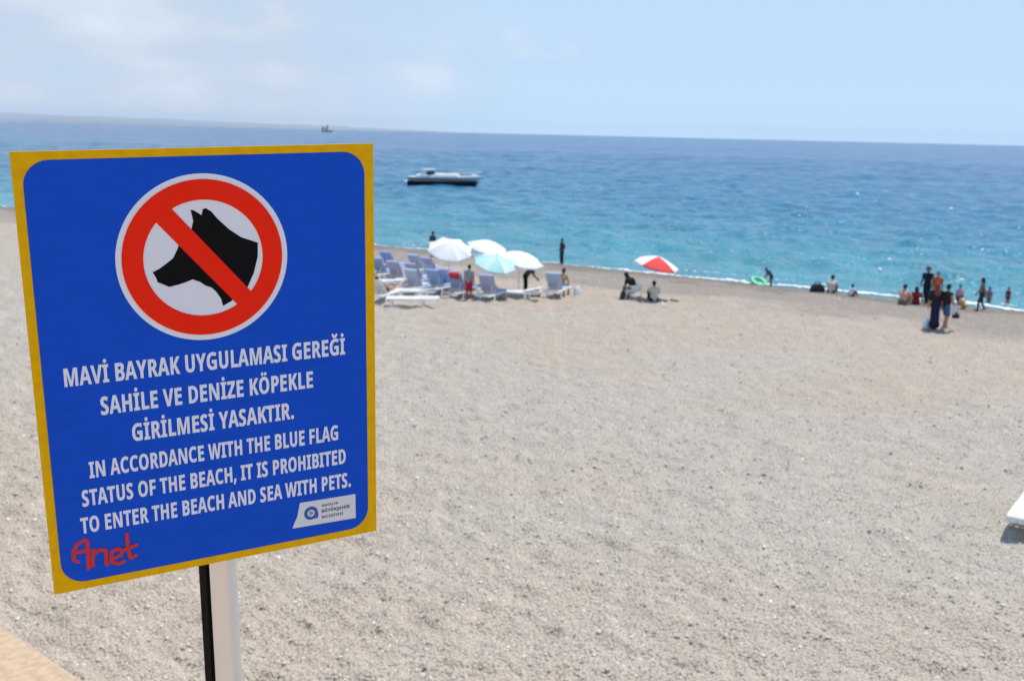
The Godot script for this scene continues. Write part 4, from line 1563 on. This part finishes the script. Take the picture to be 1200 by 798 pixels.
func build_people() -> void:
	make_templates()
	var black_hair := [0.012, 0.010, 0.009]
	var brown_hair := [0.045, 0.025, 0.015]
	var to_sea := -atan2(SEAWARD.x, -SEAWARD.y)
	var g := "people on the beach"
	var P := func(x: float, z: float, dy := -0.012) -> Vector3: return on_beach(x, z) + Vector3(0, dy, 0)
	# left group
	person("person standing by the water, only the head shows above the leftmost umbrella", P.call(-4.72, -61.8), to_sea, "stand", 1.52, {"hair": black_hair, "top": [0.05, 0.06, 0.09], "bottom": [0.05, 0.05, 0.06], "skin": "brown", "group": g})
	person("person in dark clothes standing alone at the water, hands on hips", Vector3(2.78, gh(2.78, -61.9) - 0.01, -61.9), to_sea + 2.6, "hips", 1.50, {"hair": black_hair, "top": [0.03, 0.035, 0.05], "bottom": [0.02, 0.025, 0.04], "leg": 1.5, "skin": "brown", "group": g})
	person("shirtless person sitting on the lone blue-grey lounger", P.call(2.12, -45.75) + Vector3(0, -0.03, 0), to_sea, "chair", 1.62, {"hair": black_hair, "bottom": [0.25, 0.3, 0.4], "skin": "tan", "group": g})
	person("person in green shirt and black trousers bending under the rightmost white umbrella", P.call(0.52, -45.5), to_sea - 0.9, "bend", 1.62, {"hair": black_hair, "top": [0.045, 0.085, 0.06], "bottom": [0.012, 0.01, 0.01], "leg": 1.3, "skin": "brown", "group": g})
	person("person in grey shirt and red shorts standing between loungers", P.call(-1.80, -43.1), to_sea + 0.3, "stand", 1.42, {"hair": black_hair, "top": [0.24, 0.28, 0.32], "bottom": [0.42, 0.02, 0.05], "leg": 1.0, "skin": "tan", "group": g})
	person("bather reclining on a white lounger at the sign's edge", on_beach(-5.15, -42.3) + Vector3(0, -0.02, 0), -0.35, "recline", 1.68, {"hair": brown_hair, "top": [0.45, 0.10, 0.07], "sleeve": 0.0, "bottom": [0.06, 0.05, 0.08], "skin": "tan", "group": g})
	# under the red umbrella
	person("person in black top and white skirt leaning forward under the red umbrella", P.call(5.15, -45.2), 0.85, "lean", 1.72, {"hair": black_hair, "long": true, "top": [0.018, 0.014, 0.014], "skirt": [0.66, 0.66, 0.68], "hem": 0.16, "wide": 1.12, "skin": "brown", "group": g})
	person("person in cream shirt sitting on the ground under the red umbrella", P.call(6.02, -45.1), 0.1, "ground", 1.72, {"hair": black_hair, "top": [0.62, 0.56, 0.44], "bottom": [0.045, 0.025, 0.06], "leg": 1.3, "skin": "tan", "wide": 1.08, "group": g})
	# along the water
	person("child in dark swimwear standing at the water beside the green ring", P.call(13.22, -54.45), 0.9, "bend", 1.05, {"hair": black_hair, "top": [0.035, 0.05, 0.10], "sleeve": 0.5, "bottom": [0.03, 0.04, 0.08], "skin": "brown", "cell": 0.016, "group": g})
	person("man in pale shirt and brown shorts sitting at the waterline by a black bag", P.call(15.62, -52.05), to_sea, "ground", 1.75, {"hair": black_hair, "top": [0.62, 0.52, 0.48], "bottom": [0.16, 0.11, 0.065], "leg": 1.0, "wide": 1.15, "skin": "tan", "group": g})
	person("small child in white top sitting in the foam", P.call(16.25, -50.9), to_sea - 0.4, "ground", 1.15, {"hair": black_hair, "top": [0.66, 0.66, 0.70], "bottom": [0.04, 0.03, 0.03], "skin": "tan", "cell": 0.016, "group": g})
	person("bare-backed man in grey shorts sitting on the shingle facing the sea", P.call(17.6, -47.75), to_sea - 0.2, "ground", 1.80, {"hair": black_hair, "bottom": [0.15, 0.14, 0.12], "skin": "fair", "wide": 1.15, "group": g})
	person("person in dark red top sitting beside the bare-backed man", P.call(18.35, -48.2), to_sea + 0.6, "legs_out", 1.62, {"hair": brown_hair, "long": true, "top": [0.20, 0.02, 0.03], "bottom": [0.02, 0.02, 0.03], "skin": "tan", "group": g})
	person("tall figure in dark clothes and a wide hat standing at the water", P.call(19.2, -49.2), 2.4, "walk", 1.72, {"hair": black_hair, "hat": [0.05, 0.03, 0.07], "top": [0.012, 0.016, 0.03], "bottom": [0.012, 0.02, 0.04], "leg": 1.4, "skin": "brown", "group": g})
	person("person in orange-red top standing behind the pair", P.call(19.3, -48.3), 2.8, "stand", 1.58, {"hair": brown_hair, "top": [0.42, 0.085, 0.05], "bottom": [0.3, 0.32, 0.35], "skin": "tan", "group": g})
	person("woman in long navy skirt and rust headscarf, left of the standing pair", P.call(15.86, -39.65), to_sea + 0.5, "stand", 1.74, {"scarf": [0.20, 0.06, 0.035], "top": [0.02, 0.018, 0.028], "sleeve": 1.0, "skirt": [0.012, 0.018, 0.05], "skin": "tan", "wide": 1.05, "group": g})
	var b := person("person in black halter and denim shorts carrying things, right of the pair", P.call(16.22, -39.5), to_sea - 0.5, "walk", 1.72, {"hair": black_hair, "top": [0.03, 0.02, 0.025], "sleeve": 0.0, "bottom": [0.06, 0.11, 0.22], "leg": 0.7, "skin": "tan", "group": g})
	b.set_meta("group", g)
	person("child in pink top wading in the shallows", Vector3(20.95, -0.22, -49.7), 2.9, "stand", 1.12, {"hair": black_hair, "top": [0.55, 0.28, 0.38], "bottom": [0.05, 0.05, 0.08], "skin": "tan", "cell": 0.016, "group": g})
	person("child crouching to play with the sand at the waterline", P.call(20.2, -47.4), 0.8, "crouch", 1.15, {"hair": [0.12, 0.06, 0.03], "bottom": [0.50, 0.25, 0.06], "top": [0.60, 0.42, 0.25], "sleeve": 0.4, "skin": "tan", "cell": 0.016, "group": g})
	person("slim dark-haired youth in dark shorts walking along the waterline", P.call(20.8, -47.0), 1.35, "walk", 1.50, {"hair": black_hair, "long": true, "bottom": [0.035, 0.04, 0.035], "leg": 0.9, "skin": "brown", "group": g})
	person("child standing waist deep behind the walking youth", Vector3(22.75, -0.42, -50.6), 2.0, "fold", 1.15, {"hair": black_hair, "top": [0.22, 0.14, 0.2], "skin": "tan", "cell": 0.016, "group": g})
	person("child half under water, nearest the right edge of the view", Vector3(23.7, -0.30, -50.7), 2.2, "fold", 1.0, {"hair": black_hair, "top": [0.10, 0.03, 0.06], "sleeve": 0.0, "skin": "tan", "cell": 0.016, "group": g})
	# what the right one of the pair carries
	bag("black shoulder bag over the arm of the person in denim shorts", Vector2(16.55, -39.35), Vector3(0.3, 0.26, 0.14), lin(0.012, 0.012, 0.014), 0.3)
	var last: Node3D = get_child(get_child_count() - 1)
	last.position = b.transform * (Vector3(0.138, 0.455, -0.145) * 1.72) - Vector3(0, 0.31, 0)
	var tw := thing("towel", "white towel hanging from the hand of the person in denim shorts", "towel", b.transform * (Vector3(0.15, 0.555, -0.075) * 1.72) - Vector3(0, 0.265, 0), 0.2)
	var m := mb()
	for i in 7:
		for k in 6:
			var u := i / 6.0 - 0.5
			var w := k / 5.0
			m[0].append(Vector3(u * 0.34, 0.28 - 0.34 * w + 0.03 * sin(u * 9.0), 0.04 * sin(u * 14.0 + w)))
	for i in 6:
		for k in 5:
			var a := i * 6 + k
			m[1].append_array(PackedInt32Array([a, a + 6, a + 1, a + 1, a + 6, a + 7]))
	var nb: int = m[0].size()
	for i in nb:
		m[0].append(m[0][i] + Vector3(0, 0, -0.03))
	for t in range(0, 6 * 5 * 6, 3):
		m[1].append_array(PackedInt32Array([nb + m[1][t], nb + m[1][t + 2], nb + m[1][t + 1]]))
	put("cloth", finish(m), fabric("towel_white", lin(0.72, 0.72, 0.74)), tw)
